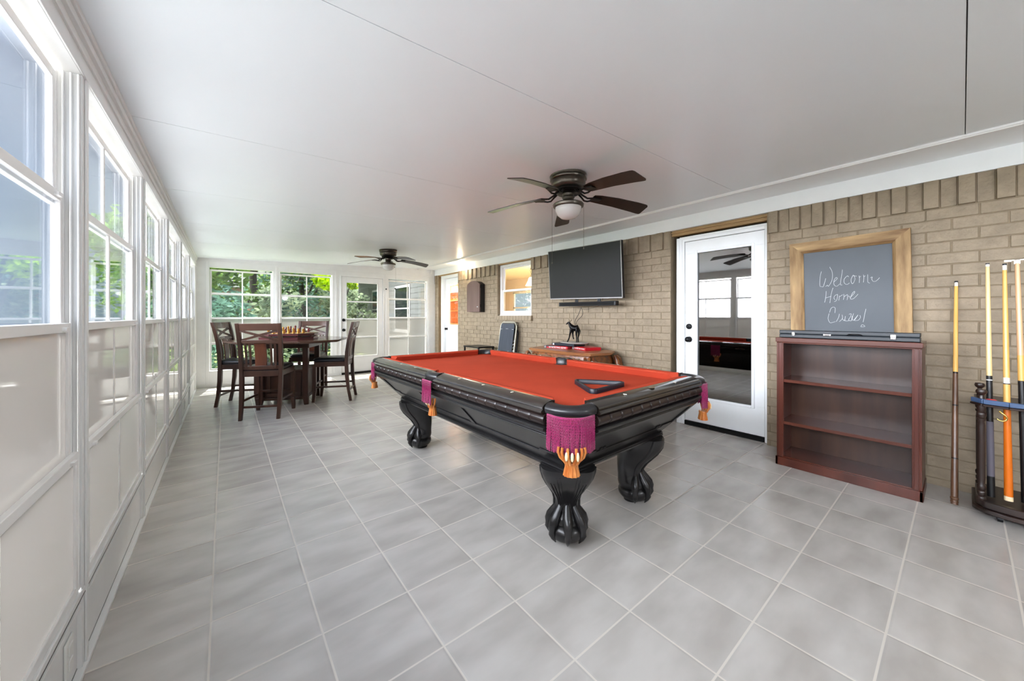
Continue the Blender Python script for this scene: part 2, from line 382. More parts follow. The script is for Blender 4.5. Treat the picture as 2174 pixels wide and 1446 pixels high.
# brick wall ---------------------------------------------------------
HOLES = [(1.165, 2.112, -.1, 2.215), (4.545, 5.505, 1.235, 2.215), (6.996, 7.93, -.1, 2.215)]
wb = MB()
yc = [YB]+sorted(v for hh in HOLES for v in hh[:2])+[YE+.1]
wb.cur = 1
XB = XR+.0045
for i in range(len(yc)-1):
    a, b = yc[i], yc[i+1]
    hole = [hh for hh in HOLES if abs(hh[0]-a) < 1e-6]
    if hole:
        if hole[0][2] > 0: wb.box((XB, a, 0), (XR+.15, b, hole[0][2]-.0))
    else: wb.box((XB, a, 0), (XR+.15, b, 2.30))
wb.cur = 0
def brick(y0, y1, z0, z1, d):
    for hy0, hy1, hz0, hz1 in HOLES:
        if z1 > hz0+.01 and z0 < hz1-.01:
            if y0 >= hy0-.004 and y1 <= hy1+.004: return
            if y0 < hy0 < y1: y1 = hy0
            elif y0 < hy1 < y1: y0 = hy1
    if y1-y0 < .015: return
    x = XR+d
    b = .003
    vs = [(XB+.003, y0, z0), (XB+.003, y1, z0), (XB+.003, y1, z1), (XB+.003, y0, z1), (x, y0+b, z0+b), (x, y1-b, z0+b), (x, y1-b, z1-b), (x, y0+b, z1-b)]
    wb.add(vs, ((4, 7, 6, 5), (0, 4, 5, 1), (1, 5, 6, 2), (2, 6, 7, 3), (3, 7, 4, 0)))
PITZ = .0815
zc = 2.008; r = 0
while zc > -.05:
    z1 = zc-.0026; z0 = zc-PITZ+.0026
    y = YB-.3+(.121 if r % 2 else 0)+.072
    while y < YE+.1:
        brick(y+.0026+random.uniform(-.002, .002), y+.2394+random.uniform(-.002, .002), max(z0, 0), z1, random.uniform(-.0022, .0022) - (.004 if random.random() < .05 else 0))
        y += .242
    zc -= PITZ; r += 1
y = .907-.0806*40+.002; k = 0
while y < YE:
    brick(y+.002, y+.0782, 2.012, 2.216, -.022 if k % 2 == 0 else random.uniform(-.001, .002))
    y += .0806; k += 1
# rowlock sill below the window
y = 4.50
while y < 5.54:
    wb.box((XR-.045, y+.002, 1.148), (XR+.1, y+.078, 1.232), rot=(0, radians(4), 0)); y += .081
S(wb.build('wall_right', ['brick', 'mortar'], smooth=False))

# reveal lintels
lt = MB(); lt.box((XR+.03, 1.165, 2.165), (XR+.14, 2.112, 2.215)); lt.box((XR+.012, 1.165, 2.182), (XR+.04, 2.112, 2.2)); lt.box((XR+.02, 1.165, 2.15), (XR+.1, 2.112, 2.166))
S(lt.build('trim_4', 'lintel', bevel=.003))
lt = MB(); lt.box((XR+.03, 4.545, 2.195), (XR+.14, 5.505, 2.225)); lt.box((XR+.02, 6.996, 2.19), (XR+.14, 7.93, 2.225))
S(lt.build('trim_5', 'lintel', bevel=.003))

# ---------------------------------------------------------------- door_1 (full glass) in the brick wall
def oval_knob(mb, c, r=.027, depth=.06, ax=-1):
    mb.lathe([(.032, 0), (.032, .006), (.012, .01), (.012, .03), (r, .036), (r*1.05, .045), (r*.8, depth-.004), (.006, depth)], 20, c, axis=(ax, 0, 0))
d1 = S(empty('door_1', (XR+.05, 1.6, 0)))
def rel(o): return lambda x, y, z: (x-o.location.x, y-o.location.y, z-o.location.z)
R_ = rel(d1)
f = MB()
XF = XR+.052
f.box(R_(XF, 1.168, 0), R_(XF+.1, 1.197, 2.118)); f.box(R_(XF, 1.978, 0), R_(XF+.1, 2.062, 2.118)); f.box(R_(XF, 1.197, 2.075), R_(XF+.1, 1.978, 2.118))
f.box(R_(XF-.008, 2.03, 0), R_(XF+.02, 2.066, 2.122)); f.box(R_(XF-.008, 2.0, 0), R_(XF+.01, 2.012, 2.1)); f.box(R_(XF-.008, 1.168, 2.104), R_(XF+.02, 2.03, 2.13))
f.build('door_frame', 'trimw', d1, bevel=.003)
MB().box(R_(XF+.0, 1.197, 0), R_(XF+.09, 1.978, .045)).build('threshold', 'blackmetal', d1)
lf = MB(); XD = XF+.012
lf.box(R_(XD, 1.202, .05), R_(XD+.045, 1.973, .335)); lf.box(R_(XD, 1.202, 1.932), R_(XD+.045, 1.973, 2.07))
lf.box(R_(XD, 1.202, .335), R_(XD+.045, 1.31, 1.932)); lf.box(R_(XD, 1.838, .335), R_(XD+.045, 1.973, 1.932))
leaf = lf.build('door_leaf', 'trimw', d1, bevel=.002)
gb = MB()
for a, b in (((XD-.012, 1.285, .31), (XD+.006, 1.313, 1.957)), ((XD-.012, 1.835, .31), (XD+.006, 1.863, 1.957)), ((XD-.012, 1.313, .31), (XD+.006, 1.835, .338)), ((XD-.012, 1.313, 1.929), (XD+.006, 1.835, 1.957))):
    gb.box(R_(*a), R_(*b))
gb.build('glazing_bead', 'trimw', leaf, bevel=.005)
MB().box(R_(XD+.014, 1.305, .33), R_(XD+.018, 1.845, 1.94)).build('pane', 'panemirror', d1, smooth=False)
k = MB(); oval_knob(k, R_(XD, 1.928, .967), .029); kn = k.build('knob', 'blackmetal', leaf, ang=50)
k = MB(); k.lathe([(.031, 0), (.031, .014), (.026, .02), (.01, .021)], 20, R_(XD, 1.928, 1.112), axis=(-1, 0, 0)); k.box(R_(XD-.034, 1.924, 1.102), R_(XD-.02, 1.932, 1.122)); k.build('deadbolt', 'blackmetal', leaf, ang=50)
# hall box behind it, walls coloured dark so the glass mirrors the room
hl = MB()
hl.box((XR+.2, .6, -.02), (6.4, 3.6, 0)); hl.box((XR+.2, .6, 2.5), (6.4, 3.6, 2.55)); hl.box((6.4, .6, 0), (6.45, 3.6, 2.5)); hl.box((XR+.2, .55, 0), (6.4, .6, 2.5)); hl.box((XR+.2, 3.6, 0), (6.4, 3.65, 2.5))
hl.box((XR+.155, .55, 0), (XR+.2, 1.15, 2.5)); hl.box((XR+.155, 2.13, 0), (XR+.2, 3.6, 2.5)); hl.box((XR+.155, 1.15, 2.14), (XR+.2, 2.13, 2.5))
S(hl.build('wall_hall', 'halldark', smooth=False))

# ---------------------------------------------------------------- window_14 in the brick wall
w = S(empty('window_14', (XR+.08, 5.02, 1.24))); R_ = rel(w); X0 = XR+.06
f = MB()
for a, b in (((X0, 4.548, 1.24), (X0+.08, 4.60, 2.19)), ((X0, 5.445, 1.24), (X0+.08, 5.50, 2.19)), ((X0, 4.60, 1.24), (X0+.08, 5.445, 1.285)), ((X0, 4.60, 2.145), (X0+.08, 5.445, 2.19))): f.box(R_(*a), R_(*b))
f.box(R_(X0-.012, 4.548, 1.232), R_(X0+.02, 5.50, 1.252))
f.build('window_frame', 'framew', w, bevel=.003)
def sash(name, x, y0, y1, z0, z1, t, parent, R_, gm='pane', m='framew', mun=None, rail=None, d=.022):
    rl = rail or t
    s_ = MB()
    s_.box(R_(x, y0, z0), R_(x+d, y0+t, z1)); s_.box(R_(x, y1-t, z0), R_(x+d, y1, z1)); s_.box(R_(x, y0+t, z0), R_(x+d, y1-t, z0+rl)); s_.box(R_(x, y0+t, z1-rl), R_(x+d, y1-t, z1))
    if mun: s_.box(R_(x+.002, mun-.011, z0+rl), R_(x+d-.004, mun+.011, z1-rl))
    so = s_.build(name, m, parent, bevel=.002)
    MB().box(R_(x+d*.4, y0+t*.5, z0+rl*.5), R_(x+d*.4+.003, y1-t*.5, z1-rl*.5)).build('pane', gm, so, smooth=False)
    return so
sash('sash', X0+.04, 4.60, 5.445, 1.68, 2.145, .035, w, R_)
sash('sash', X0+.012, 4.60, 5.445, 1.285, 1.72, .038, w, R_)

# kitchen beyond: cream room with a counter below the window
K0, K1, KX = 3.72, 14.0, 8.2
for nm_, a_, b_ in (('floor_kitchen', (XR+.16, K0, -.03), (KX, K1, 0)), ('ceiling_kitchen', (XR+.16, K0, 2.55), (KX, K1, 2.6)), ('wall_kitchen_near', (XR+.16, K0-.05, 0), (KX, K0, 2.55)), ('wall_kitchen_far', (XR+.16, K1, 0), (KX, K1+.05, 2.55)),
                    ('wall_kitchen_inner', (XR+.16, YE+.15, 0), (XR+.2, K1, 2.55)), ('wall_kitchen_nib', (6.6, 9.4, 0), (6.75, 12.4, 2.54))):
    S(box1(nm_, a_, b_, 'creamwall'))
kc = MB(); kc.box((KX, K0, 0), (KX+.05, 8.0, 2.55)); kc.box((KX, 10.2, 0), (KX+.05, K1, 2.55)); kc.box((KX, 8.0, 0), (KX+.05, 10.2, 1.0)); kc.box((KX, 8.0, 2.1), (KX+.05, 10.2, 2.55))
S(kc.build('wall_kitchen_side', 'creamwall', smooth=False))
kw = S(empty('window_15', (KX, 9.1, 1.5))); R_ = rel(kw)
f = MB()
for a, b in (((KX-.02, 8.0, 1.0), (KX+.04, 8.07, 2.1)), ((KX-.02, 10.13, 1.0), (KX+.04, 10.2, 2.1)), ((KX-.02, 8.0, 1.0), (KX+.04, 10.2, 1.07)), ((KX-.02, 8.0, 2.03), (KX+.04, 10.2, 2.1)), ((KX-.02, 9.06, 1.0), (KX+.04, 9.14, 2.1)), ((KX-.02, 8.0, 1.5), (KX+.04, 10.2, 1.55))): f.box(R_(*a), R_(*b))
f.build('window_frame', 'kwhite', kw)
MB().box(R_(KX+.02, 8.0, 1.0), R_(KX+.024, 10.2, 2.1)).build('pane', 'pane', kw, smooth=False)

# ---------------------------------------------------------------- door_2 at the far end of the brick wall
d2 = S(empty('door_2', (XR+.1, 7.45, 0))); R_ = rel(d2); XF = XR+.04
f = MB()
f.box(R_(XF, 7.74, 0), R_(XF+.1, 7.87, 2.2)); f.box(R_(XF, 6.9, 2.12), R_(XF+.1, 7.74, 2.2)); f.box(R_(XF, 6.88, 0), R_(XF+.1, 6.99, 2.2))
f.build('door_frame', 'trimw', d2, bevel=.004)
XD = XF+.06
lf = MB()
lf.box(R_(XD, 6.99, .03), R_(XD+.045, 7.735, 1.03)); lf.box(R_(XD, 6.99, 1.98), R_(XD+.045, 7.735, 2.115)); lf.box(R_(XD, 7.60, 1.03), R_(XD+.045, 7.735, 1.98)); lf.box(R_(XD, 6.99, 1.03), R_(XD+.045, 7.08, 1.98))
for zz in ((.18, .90),):
    lf.box(R_(XD-.008, 7.56, zz[0]), R_(XD+.002, 7.58, zz[1])); lf.box(R_(XD-.008, 7.08, zz[1]-.02), R_(XD+.002, 7.56, zz[1])); lf.box(R_(XD-.008, 7.08, zz[0]), R_(XD+.002, 7.56, zz[0]+.02)); lf.box(R_(XD-.008, 7.08, zz[0]), R_(XD+.002, 7.10, zz[1]))
leaf = lf.build('door_leaf', 'trimw', d2, bevel=.002)
MB().box(R_(XD+.02, 7.07, 1.02), R_(XD+.024, 7.61, 1.99)).build('pane', 'pane', d2, smooth=False)
k = MB(); oval_knob(k, R_(XD, 7.675, .925), .029); k.build('knob', 'blackmetal', leaf, ang=50)

# ---------------------------------------------------------------- left window wall
POSTS = [-3.99, -2.806, -1.62, -.436, .748, 1.934, 3.104, 4.290, 5.476, 6.675]
pw = .036
lw = MB()
edges = [YB]+POSTS+[8.0]
def left_post(mb, yc_):
    mb.box((XL, yc_-pw, 0), (XL-.07, yc_+pw, 2.062)); mb.box((XL+.006, yc_-.012, 0), (XL+.0002, yc_+.012, 2.06))
    for s_ in (-1, 1):
        for x in (.004, .021, .038, .055): mb.box((XL-x, yc_+s_*(pw+.0002), .29), (XL-x-.005, yc_+s_*(pw+.012), 2.058))
for yc_ in POSTS: left_post(lw, yc_)
lw.box((XL, 7.86, 0), (XL-.07, YE+.05, 2.062))
for x in (.004, .021, .038, .055): lw.box((XL-x, 7.848, .29), (XL-x-.005, 7.8598, 2.058))
# header beam with stepped strips up to the ceiling
lw.box((XL, YB, 2.0622), (XL-.07, YE-.001, 2.26)); lw.box((XL+.006, YB, 2.0624), (XL+.0002, YE-.001, 2.076)); lw.box((XL+.008, YB, 2.13), (XL+.0002, YE-.001, 2.136)); lw.box((XL+.014, YB, 2.176), (XL+.0002, YE-.001, 2.203)); lw.box((XL+.022, YB, 2.2032), (XL+.0002, YE-.001, 2.24))
# kick wall, base channel
lw.box((XL-.012, YB, 0), (XL-.068, YE, .262)); lw.box((XL+.010, YB, 0), (XL-.02, YE-.02, .016)); lw.box((XL+.002, YB, .2622), (XL-.068, YE-.02, .285))
lw.box((XL-.002, YB, .222), (XL-.02, YE, .236))
lw.box((XL-.03, YB, .2), (XL-.06, POSTS[1], 2.2))
S(lw.build('wall_left', 'frame', bevel=.0015))
g = MB(); g.box((XL+.0028, YB, .2635), (XL-.01, YE-.03, .2665)); g.box((XL-.0112, YB, .016), (XL-.014, YE-.03, .0185))
S(g.build('trim_6', 'gasket', smooth=False))
ROWS = [(1.600, 2.045), (1.168, 1.640), (.728, 1.206), (.285, .768)]
def bay(idx, y0, y1, x0, sgn=1, gms=('panetint', 'panetint', 'panefrost', 'panefrost')):
    w = S(empty('window_%d' % idx, (x0, (y0+y1)/2, .285))); R_ = rel(w); mid = (y0+y1)/2
    for k_, (z0, z1) in enumerate(ROWS):
        x = x0-.070+.0165*k_
        sash('sash', x, y0+.003, y1-.003, z0, z1, .026, w, R_, gms[k_], 'framew', mid, rail=.03, d=.016)
    for k_, (z0, z1) in enumerate(ROWS[1:]):
        x = x0-.070+.0165*(k_+1)+.016
        for yy in (y0+.05, y1-.09): MB().box(R_(x, yy, z1-.024), R_(x+.01, yy+.035, z1-.014)).build('latch', 'framew', w, smooth=False)
    return w
bays = list(zip([YB]+POSTS, POSTS+[7.896]))
for i, (a, b) in enumerate(bays[2:]):
    bay(i+1, a+pw+.013, b-pw-.013, XL)
# outlets on the kick wall
for yy, lb in ((1.80, 'white outlet cover low on the kick panel nearest the camera'), (6.05, 'small white outlet cover far down the kick panel beside the dining chairs')):
    o = thing('outlet_cover', lb, 'outlet', (XL-.012, yy, .13))
    MB().box((0, -.036, -.058), (.007, .036, .058)).build('cover_plate', 'outlet', o, bevel=.003)
    q = MB(); q.box((.006, -.018, .008), (.010, .018, .040)); q.box((.006, -.018, -.040), (.010, .018, -.008)); q.build('socket', 'outlet', o, bevel=.002)

# ---------------------------------------------------------------- end wall
ew = MB()
cz = lambda x: ceil_z(x)+.05
def seg(x0, x1, z0, z1, y0=YE, y1=YE+.13): ew.box((x0, y0, z0), (x1, y1, z1))
WIN = [(-.215, .70), (.815, 1.725), (2.885, 3.83)]
seg(XL-.07, WIN[0][0], 0, 2.075); seg(WIN[0][1], WIN[1][0], 0, 2.075); seg(WIN[1][1], 1.89, 0, 2.075); seg(2.77, WIN[2][0], 0, 2.075); seg(WIN[2][1], XR, 0, 2.075)
seg(XL-.07, XR, 2.0752, 2.40)
for a, b in WIN: seg(a, b, 0, .275)
# face battens
for x in (-.245, .757, 1.80, 2.83, 3.88): ew.box((x-.02, YE-.008, 0), (x+.02, YE-.0002, 2.174))
ew.box((XL, YE-.012, 2.175), (XR, YE-.0002, 2.19))
for a, b in WIN: ew.box((a-.012, YE-.006, .258), (b+.012, YE-.0002, .2745)); ew.box((a-.012, YE-.006, 2.0755), (b+.012, YE-.0002, 2.088))
ew.box((XL, YE-.01, 0), (1.86, YE-.0002, .05))
S(ew.build('wall_end', 'frame', bevel=.0015))
def end_window(idx, x0, x1, gms, curtain=None):
    w = S(empty('window_%d' % idx, ((x0+x1)/2, YE, .285))); R_ = rel(w); mid = (x0+x1)/2
    for k_, (z0, z1) in enumerate(ROWS):
        y = YE+.062-.0205*k_; t = .026; rl = .03
        s_ = MB()
        X0_, X1_ = x0+.004, x1-.004
        s_.box(R_(X0_, y, z0), R_(X0_+t, y+.02, z1)); s_.box(R_(X1_-t, y, z0), R_(X1_, y+.02, z1)); s_.box(R_(X0_+t, y, z0), R_(X1_-t, y+.02, z0+rl)); s_.box(R_(X0_+t, y, z1-rl), R_(X1_-t, y+.02, z1))
        s_.box(R_(mid-.010, y+.003, z0+rl), R_(mid+.010, y+.017, z1-rl))
        so = s_.build('sash', 'framew', w, bevel=.002)
        MB().box(R_(X0_+t/2, y+.009, z0+rl/2), R_(X1_-t/2, y+.012, z1-rl/2)).build('pane', gms[k_], so, smooth=False)
end_window(11, *WIN[0], ('pane', 'pane', 'panehaze', 'pane'))
end_window(12, *WIN[1], ('pane', 'pane', 'panehaze', 'pane'))
end_window(13, *WIN[2], ('pane', 'pane', 'panehaze', 'panehaze'))
# end door
d3 = S(empty('door_3', (2.32, YE, 0))); R_ = rel(d3)
f = MB()
f.box(R_(1.872, YE-.012, 0), R_(1.90, YE+.1, 2.085)); f.box(R_(2.757, YE-.012, 0), R_(2.785, YE+.1, 2.085)); f.box(R_(1.90, YE-.012, 2.06), R_(2.757, YE+.1, 2.085))
f.build('door_frame', 'frame', d3, bevel=.003)
MB().box(R_(1.90, YE-.03, 0), R_(2.757, YE+.1, .035)).build('threshold', 'bronzed', d3)
lf = MB(); y0 = YE-.002; y1 = YE+.04
lf.box(R_(1.903, y0, .04), R_(1.985, y1, 2.057)); lf.box(R_(2.652, y0, .04), R_(2.754, y1, 2.057)); lf.box(R_(1.985, y0, 1.95), R_(2.652, y1, 2.057)); lf.box(R_(1.985, y0, .04), R_(2.652, y1, .36))
for z in (.775, 1.165, 1.535): lf.box(R_(1.985, y0+.012, z-.014), R_(2.652, y1-.01, z+.014))
for a in ((1.985, 2.0), (2.637, 2.652)): lf.box(R_(a[0], y0-.006, .36), R_(a[1], y0+.02, 1.95))
lf.box(R_(1.985, y0-.006, 1.935), R_(2.652, y0+.02, 1.95)); lf.box(R_(1.985, y0-.006, .36), R_(2.652, y0+.02, .375))
leaf = lf.build('door_leaf', 'frame', d3, bevel=.002)
for z0, z1, gm in ((.36, .775, 'panehaze'), (.775, 1.165, 'panehaze'), (1.165, 1.535, 'pane'), (1.535, 1.95, 'pane')):
    MB().box(R_(1.985, YE+.018, z0), R_(2.652, YE+.021, z1)).build('pane', gm, d3, smooth=False)
k = MB(); k.lathe([(.031, 0), (.031, .006), (.012, .01), (.012, .03), (.027, .036), (.028, .045), (.02, .058), (.006, .06)], 20, R_(1.94, y0, .935), axis=(0, -1, 0)); k.build('knob', 'blackmetal', leaf, ang=50)
k = MB(); k.lathe([(.031, 0), (.031, .014), (.026, .02), (.01, .021)], 20, R_(1.94, y0, 1.145), axis=(0, -1, 0)); k.build('deadbolt', 'blackmetal', leaf, ang=50)

# back wall (behind the camera)
S(box1('wall_back', (XL-.1, YB-.12, 0), (XR+.1, YB, 2.45), 'frame'))
# ------------------------------------------------------------ pool table
PT = thing('pool_table', 'black carved pool table with red-orange cloth and magenta fringe pockets', 'pool table', (1.7942, 2.2866, 0), .0201)
HW, HL, ZT = .6223, 1.1922, .840
ZB = .787
# slate bed with cloth
b = MB(); b.box((-HW-.03, -HL-.03, ZB-.03), (HW+.03, HL+.03, ZB)); b.build('cloth_bed', 'cloth', PT, smooth=False)
PK = .105     # corner mouth half-cut along each rail
SP = .062     # side pocket half mouth
def seg_path(kind, s):
    return None
rails = []   # (p, q, out) of the boundary line cloth/wood
for sx in (-1, 1):
    rails.append(((sx*HW, -HL+PK), (sx*HW, -SP), (sx, 0))); rails.append(((sx*HW, SP), (sx*HW, HL-PK), (sx, 0)))
for sy in (-1, 1): rails.append(((-HW+PK, sy*HL), (HW-PK, sy*HL), (0, sy)))
woodprof = [(-.004, ZT), (.02, ZT+.001), (.045, ZT-.004), (.066, ZT-.012), (.074, ZT-.018), (.078, ZT-.026), (.074, ZT-.032), (.082, ZT-.036), (.087, ZT-.044), (.082, ZT-.051), (.0, ZT-.052)]
for p, q, o in rails:
    P = Vector((p[0], p[1], 0)); Q = Vector((q[0], q[1], 0)); O = Vector((o[0], o[1], 0)); D = (Q-P).normalized()
    # cushion with angled ends
    mb = MB(); L = (Q-P).length; r0 = []; r1 = []
    for off, z in ((0, ZT+.001), (-.012, ZT+.003), (-.045, ZT-.002), (-.051, ZT-.010), (-.040, ZT-.026), (-.02, ZB-.002), (0, ZB-.002)):
        cut = -off*1.0+.004
        r0.append(P+D*cut*.9+O*off+Vector((0, 0, z))); r1.append(Q-D*cut*.9+O*off+Vector((0, 0, z)))
    mb.loft([r0, r1]); mb.build('cushion', 'cloth', PT, fix=True, ang=50)
    mb = MB(); mb.sweep(woodprof, P-D*.005, Q+D*.005, O); ro = mb.build('rail', 'rail', PT, fix=True, ang=50)
    # pearl sights
    n = 3
    for i in range(n):
        t = (i+1)/(n+1)
        c = P+D*L*t+O*.038+Vector((0, 0, ZT-.0015))
        if o[0] == 0 and i == 1:
            m2 = MB(); m2.lathe([(.001, 0), (.016, 0), (.017, .002), (.001, .0024)], 20, c, sx=1.6, sy=.8); m2.build('nameplate', 'brassplate', ro, ang=60); continue
        m2 = MB(); m2.lathe([(.001, 0), (.0065, 0), (.006, .0022), (.001, .0026)], 12, c, sx=(.7 if o[0] == 0 else 1.7), sy=(1.7 if o[0] == 0 else .7)); m2.build('sight', 'pearl', ro, ang=60)
# apron (ribbed barrel band and stepped mouldings) on four sides, mitred by overlap
band = [(.0, 0), (.062, .0), (.078, -.008), (.085, -.022), (.085, -.034), (.078, -.046), (.066, -.055), (.062, -.058), (.0, -.058)]
low = [(.0, 0), (.060, 0), (.075, -.003), (.081, -.010), (.078, -.018), (.066, -.022), (.064, -.028), (.066, -.031), (.060, -.034), (.058, -.040), (.060, -.043), (.052, -.046), (0, -.046)]
ZA = ZT-.052
for p, q, o in (((-HW, -HL), (-HW, HL), (-1, 0)), ((HW, -HL), (HW, HL), (1, 0)), ((-HW, -HL), (HW, -HL), (0, -1)), ((-HW, HL), (HW, HL), (0, 1))):
    P = Vector((p[0], p[1], ZA)); Q = Vector((q[0], q[1], ZA)); O = Vector((o[0], o[1], 0)); D = (Q-P).normalized(); L = (Q-P).length
    ext = -PK+.012; mb = MB(); st = []
    k = int(round((L+2*ext)/.0875)); pit = (L+2*ext)/k
    for i in range(k):
        a = -ext+i*pit
        for fr, sc in ((.0, .955), (.022, .955), (.045, .992), (.12, 1), (.88, 1), (.955, .992), (.978, .955), (.999, .955)): st.append((a+fr*pit, sc))
    rings = []
    for a, sc in st:
        c = P+D*a
        rings.append([c+O*(oo*sc if 0 < j < len(band)-1 else oo)+Vector((0, 0, -.029+(z+.029)*(sc*.3+.7))) for j, (oo, z) in enumerate(band)])
    mb.loft(rings); mb.build('apron_band', 'apron', PT, fix=True, ang=60)
    mb = MB(); mb.sweep(low, P-D*ext+Vector((0, 0, -.058)), Q+D*ext+Vector((0, 0, -.058)), O); mb.build('apron_moulding', 'blackwood', PT, fix=True, ang=50)
# slanted body
ZBT, ZBB = ZA-.100, .466
TX, TY, BX, BY = HW+.048, HL+.048, .462, 1.040
CHT, CHB = .125, .022
def body_pt(side, u, t, off=0):
    """side: 0=-x 1=+x 2=-y 3=+y ; u -1..1 between the corner chamfers, t 0 top..1 bottom"""
    x = TX+(BX-TX)*t; y = TY+(BY-TY)*t; ch = CHT+(CHB-CHT)*t
    nx, ny = (ZBT-ZBB), (TX-BX); nn = hypot(nx, ny); nz = -(TX-BX)/nn
    if side == 0: v = Vector((-x, u*(y-ch), 0)); n = Vector((-nx/nn, 0, nz))
    elif side == 1: v = Vector((x, u*(y-ch), 0)); n = Vector((nx/nn, 0, nz))
    elif side == 2: v = Vector((u*(x-ch), -y, 0)); n = Vector((0, -nx/nn, nz))
    else: v = Vector((u*(x-ch), y, 0)); n = Vector((0, nx/nn, nz))
    v.z = ZBT+(ZBB-ZBT)*t
    return v+n*off
def cham(x, y, c, z): return [(-x, -y+c, z), (-x+c, -y, z), (x-c, -y, z), (x, -y+c, z), (x, y-c, z), (x-c, y, z), (-x+c, y, z), (-x, y-c, z)]
body = MB()
body.loft([cham(TX, TY, CHT, ZBT+.05), cham(TX, TY, CHT, ZBT), cham(BX, BY, CHB, ZBB)])
body.loft([cham(TX+.006, TY+.006, CHT+.01, ZT-.088), cham(TX+.006, TY+.006, CHT+.01, ZBT+.006)])
bo = body.build('body', 'blackwood', PT, smooth=False)
# raised frames around recessed panels: a lower rail, upper lip, uprights
for side in range(4):
    mb = MB()
    def slab(u0, u1, t0, t1, th=.007, u0b=None, u1b=None):
        u0b = u0 if u0b is None else u0b; u1b = u1 if u1b is None else u1b
        a = [body_pt(side, u0, t0, .0), body_pt(side, u1, t0, .0), body_pt(side, u1b, t1, .0), body_pt(side, u0b, t1, .0)]
        c = [body_pt(side, u0, t0, th), body_pt(side, u1, t0, th), body_pt(side, u1b, t1, th), body_pt(side, u0b, t1, th)]
        mb.loft([a, c])
    slab(-1, 1, .70, 1.0); slab(-1, 1, 0, .10)
    if side < 2:
        # lower rail steps up in ogees near the ends
        for c0, c1 in ((-.96, -.86), (.86, .96)): slab(c0, c1, .63, .70)
        for c0 in (-.27, .27): slab(c0-.022, c0+.022, .1, .70)
    else:
        for c0, c1 in ((-.93, -.70), (.70, .93)): slab(c0, c1, .63, .70)
        for c0 in (-.62, -.56, .62, .56): slab(c0-.02, c0+.02, .61, .66)
    slab(-1, -.93, .1, .7, u1b=-.95); slab(.93, 1, .1, .7, u0b=.95)
    mb.build('panel_frame', 'blackwood', bo, bevel=.002, fix=True)
bm_ = [(0, 0), (.012, 0), (.020, -.006), (.016, -.013), (.022, -.018), (.018, -.028), (.006, -.032), (0, -.032)]
mb = MB()
for p, q, o in (((-BX, -BY), (-BX, BY), (-1, 0)), ((BX, -BY), (BX, BY), (1, 0)), ((-BX, -BY), (BX, -BY), (0, -1)), ((-BX, BY), (BX, BY), (0, 1))):
    P = Vector((p[0], p[1], ZBB+.002)); Q = Vector((q[0], q[1], ZBB+.002)); D = (Q-P).normalized()
    mb.sweep(bm_, P+D*.015, Q-D*.015, Vector((o[0], o[1], 0)))
mb.loft([cham(BX+.018, BY+.018, .04, ZBB-.028), cham(BX+.018, BY+.018, .04, ZBB-.008)])
mb.box((-BX, -BY, ZBB-.03), (BX, BY, ZBB))
mb.build('base_moulding', 'blackwood', bo, fix=True, ang=45)
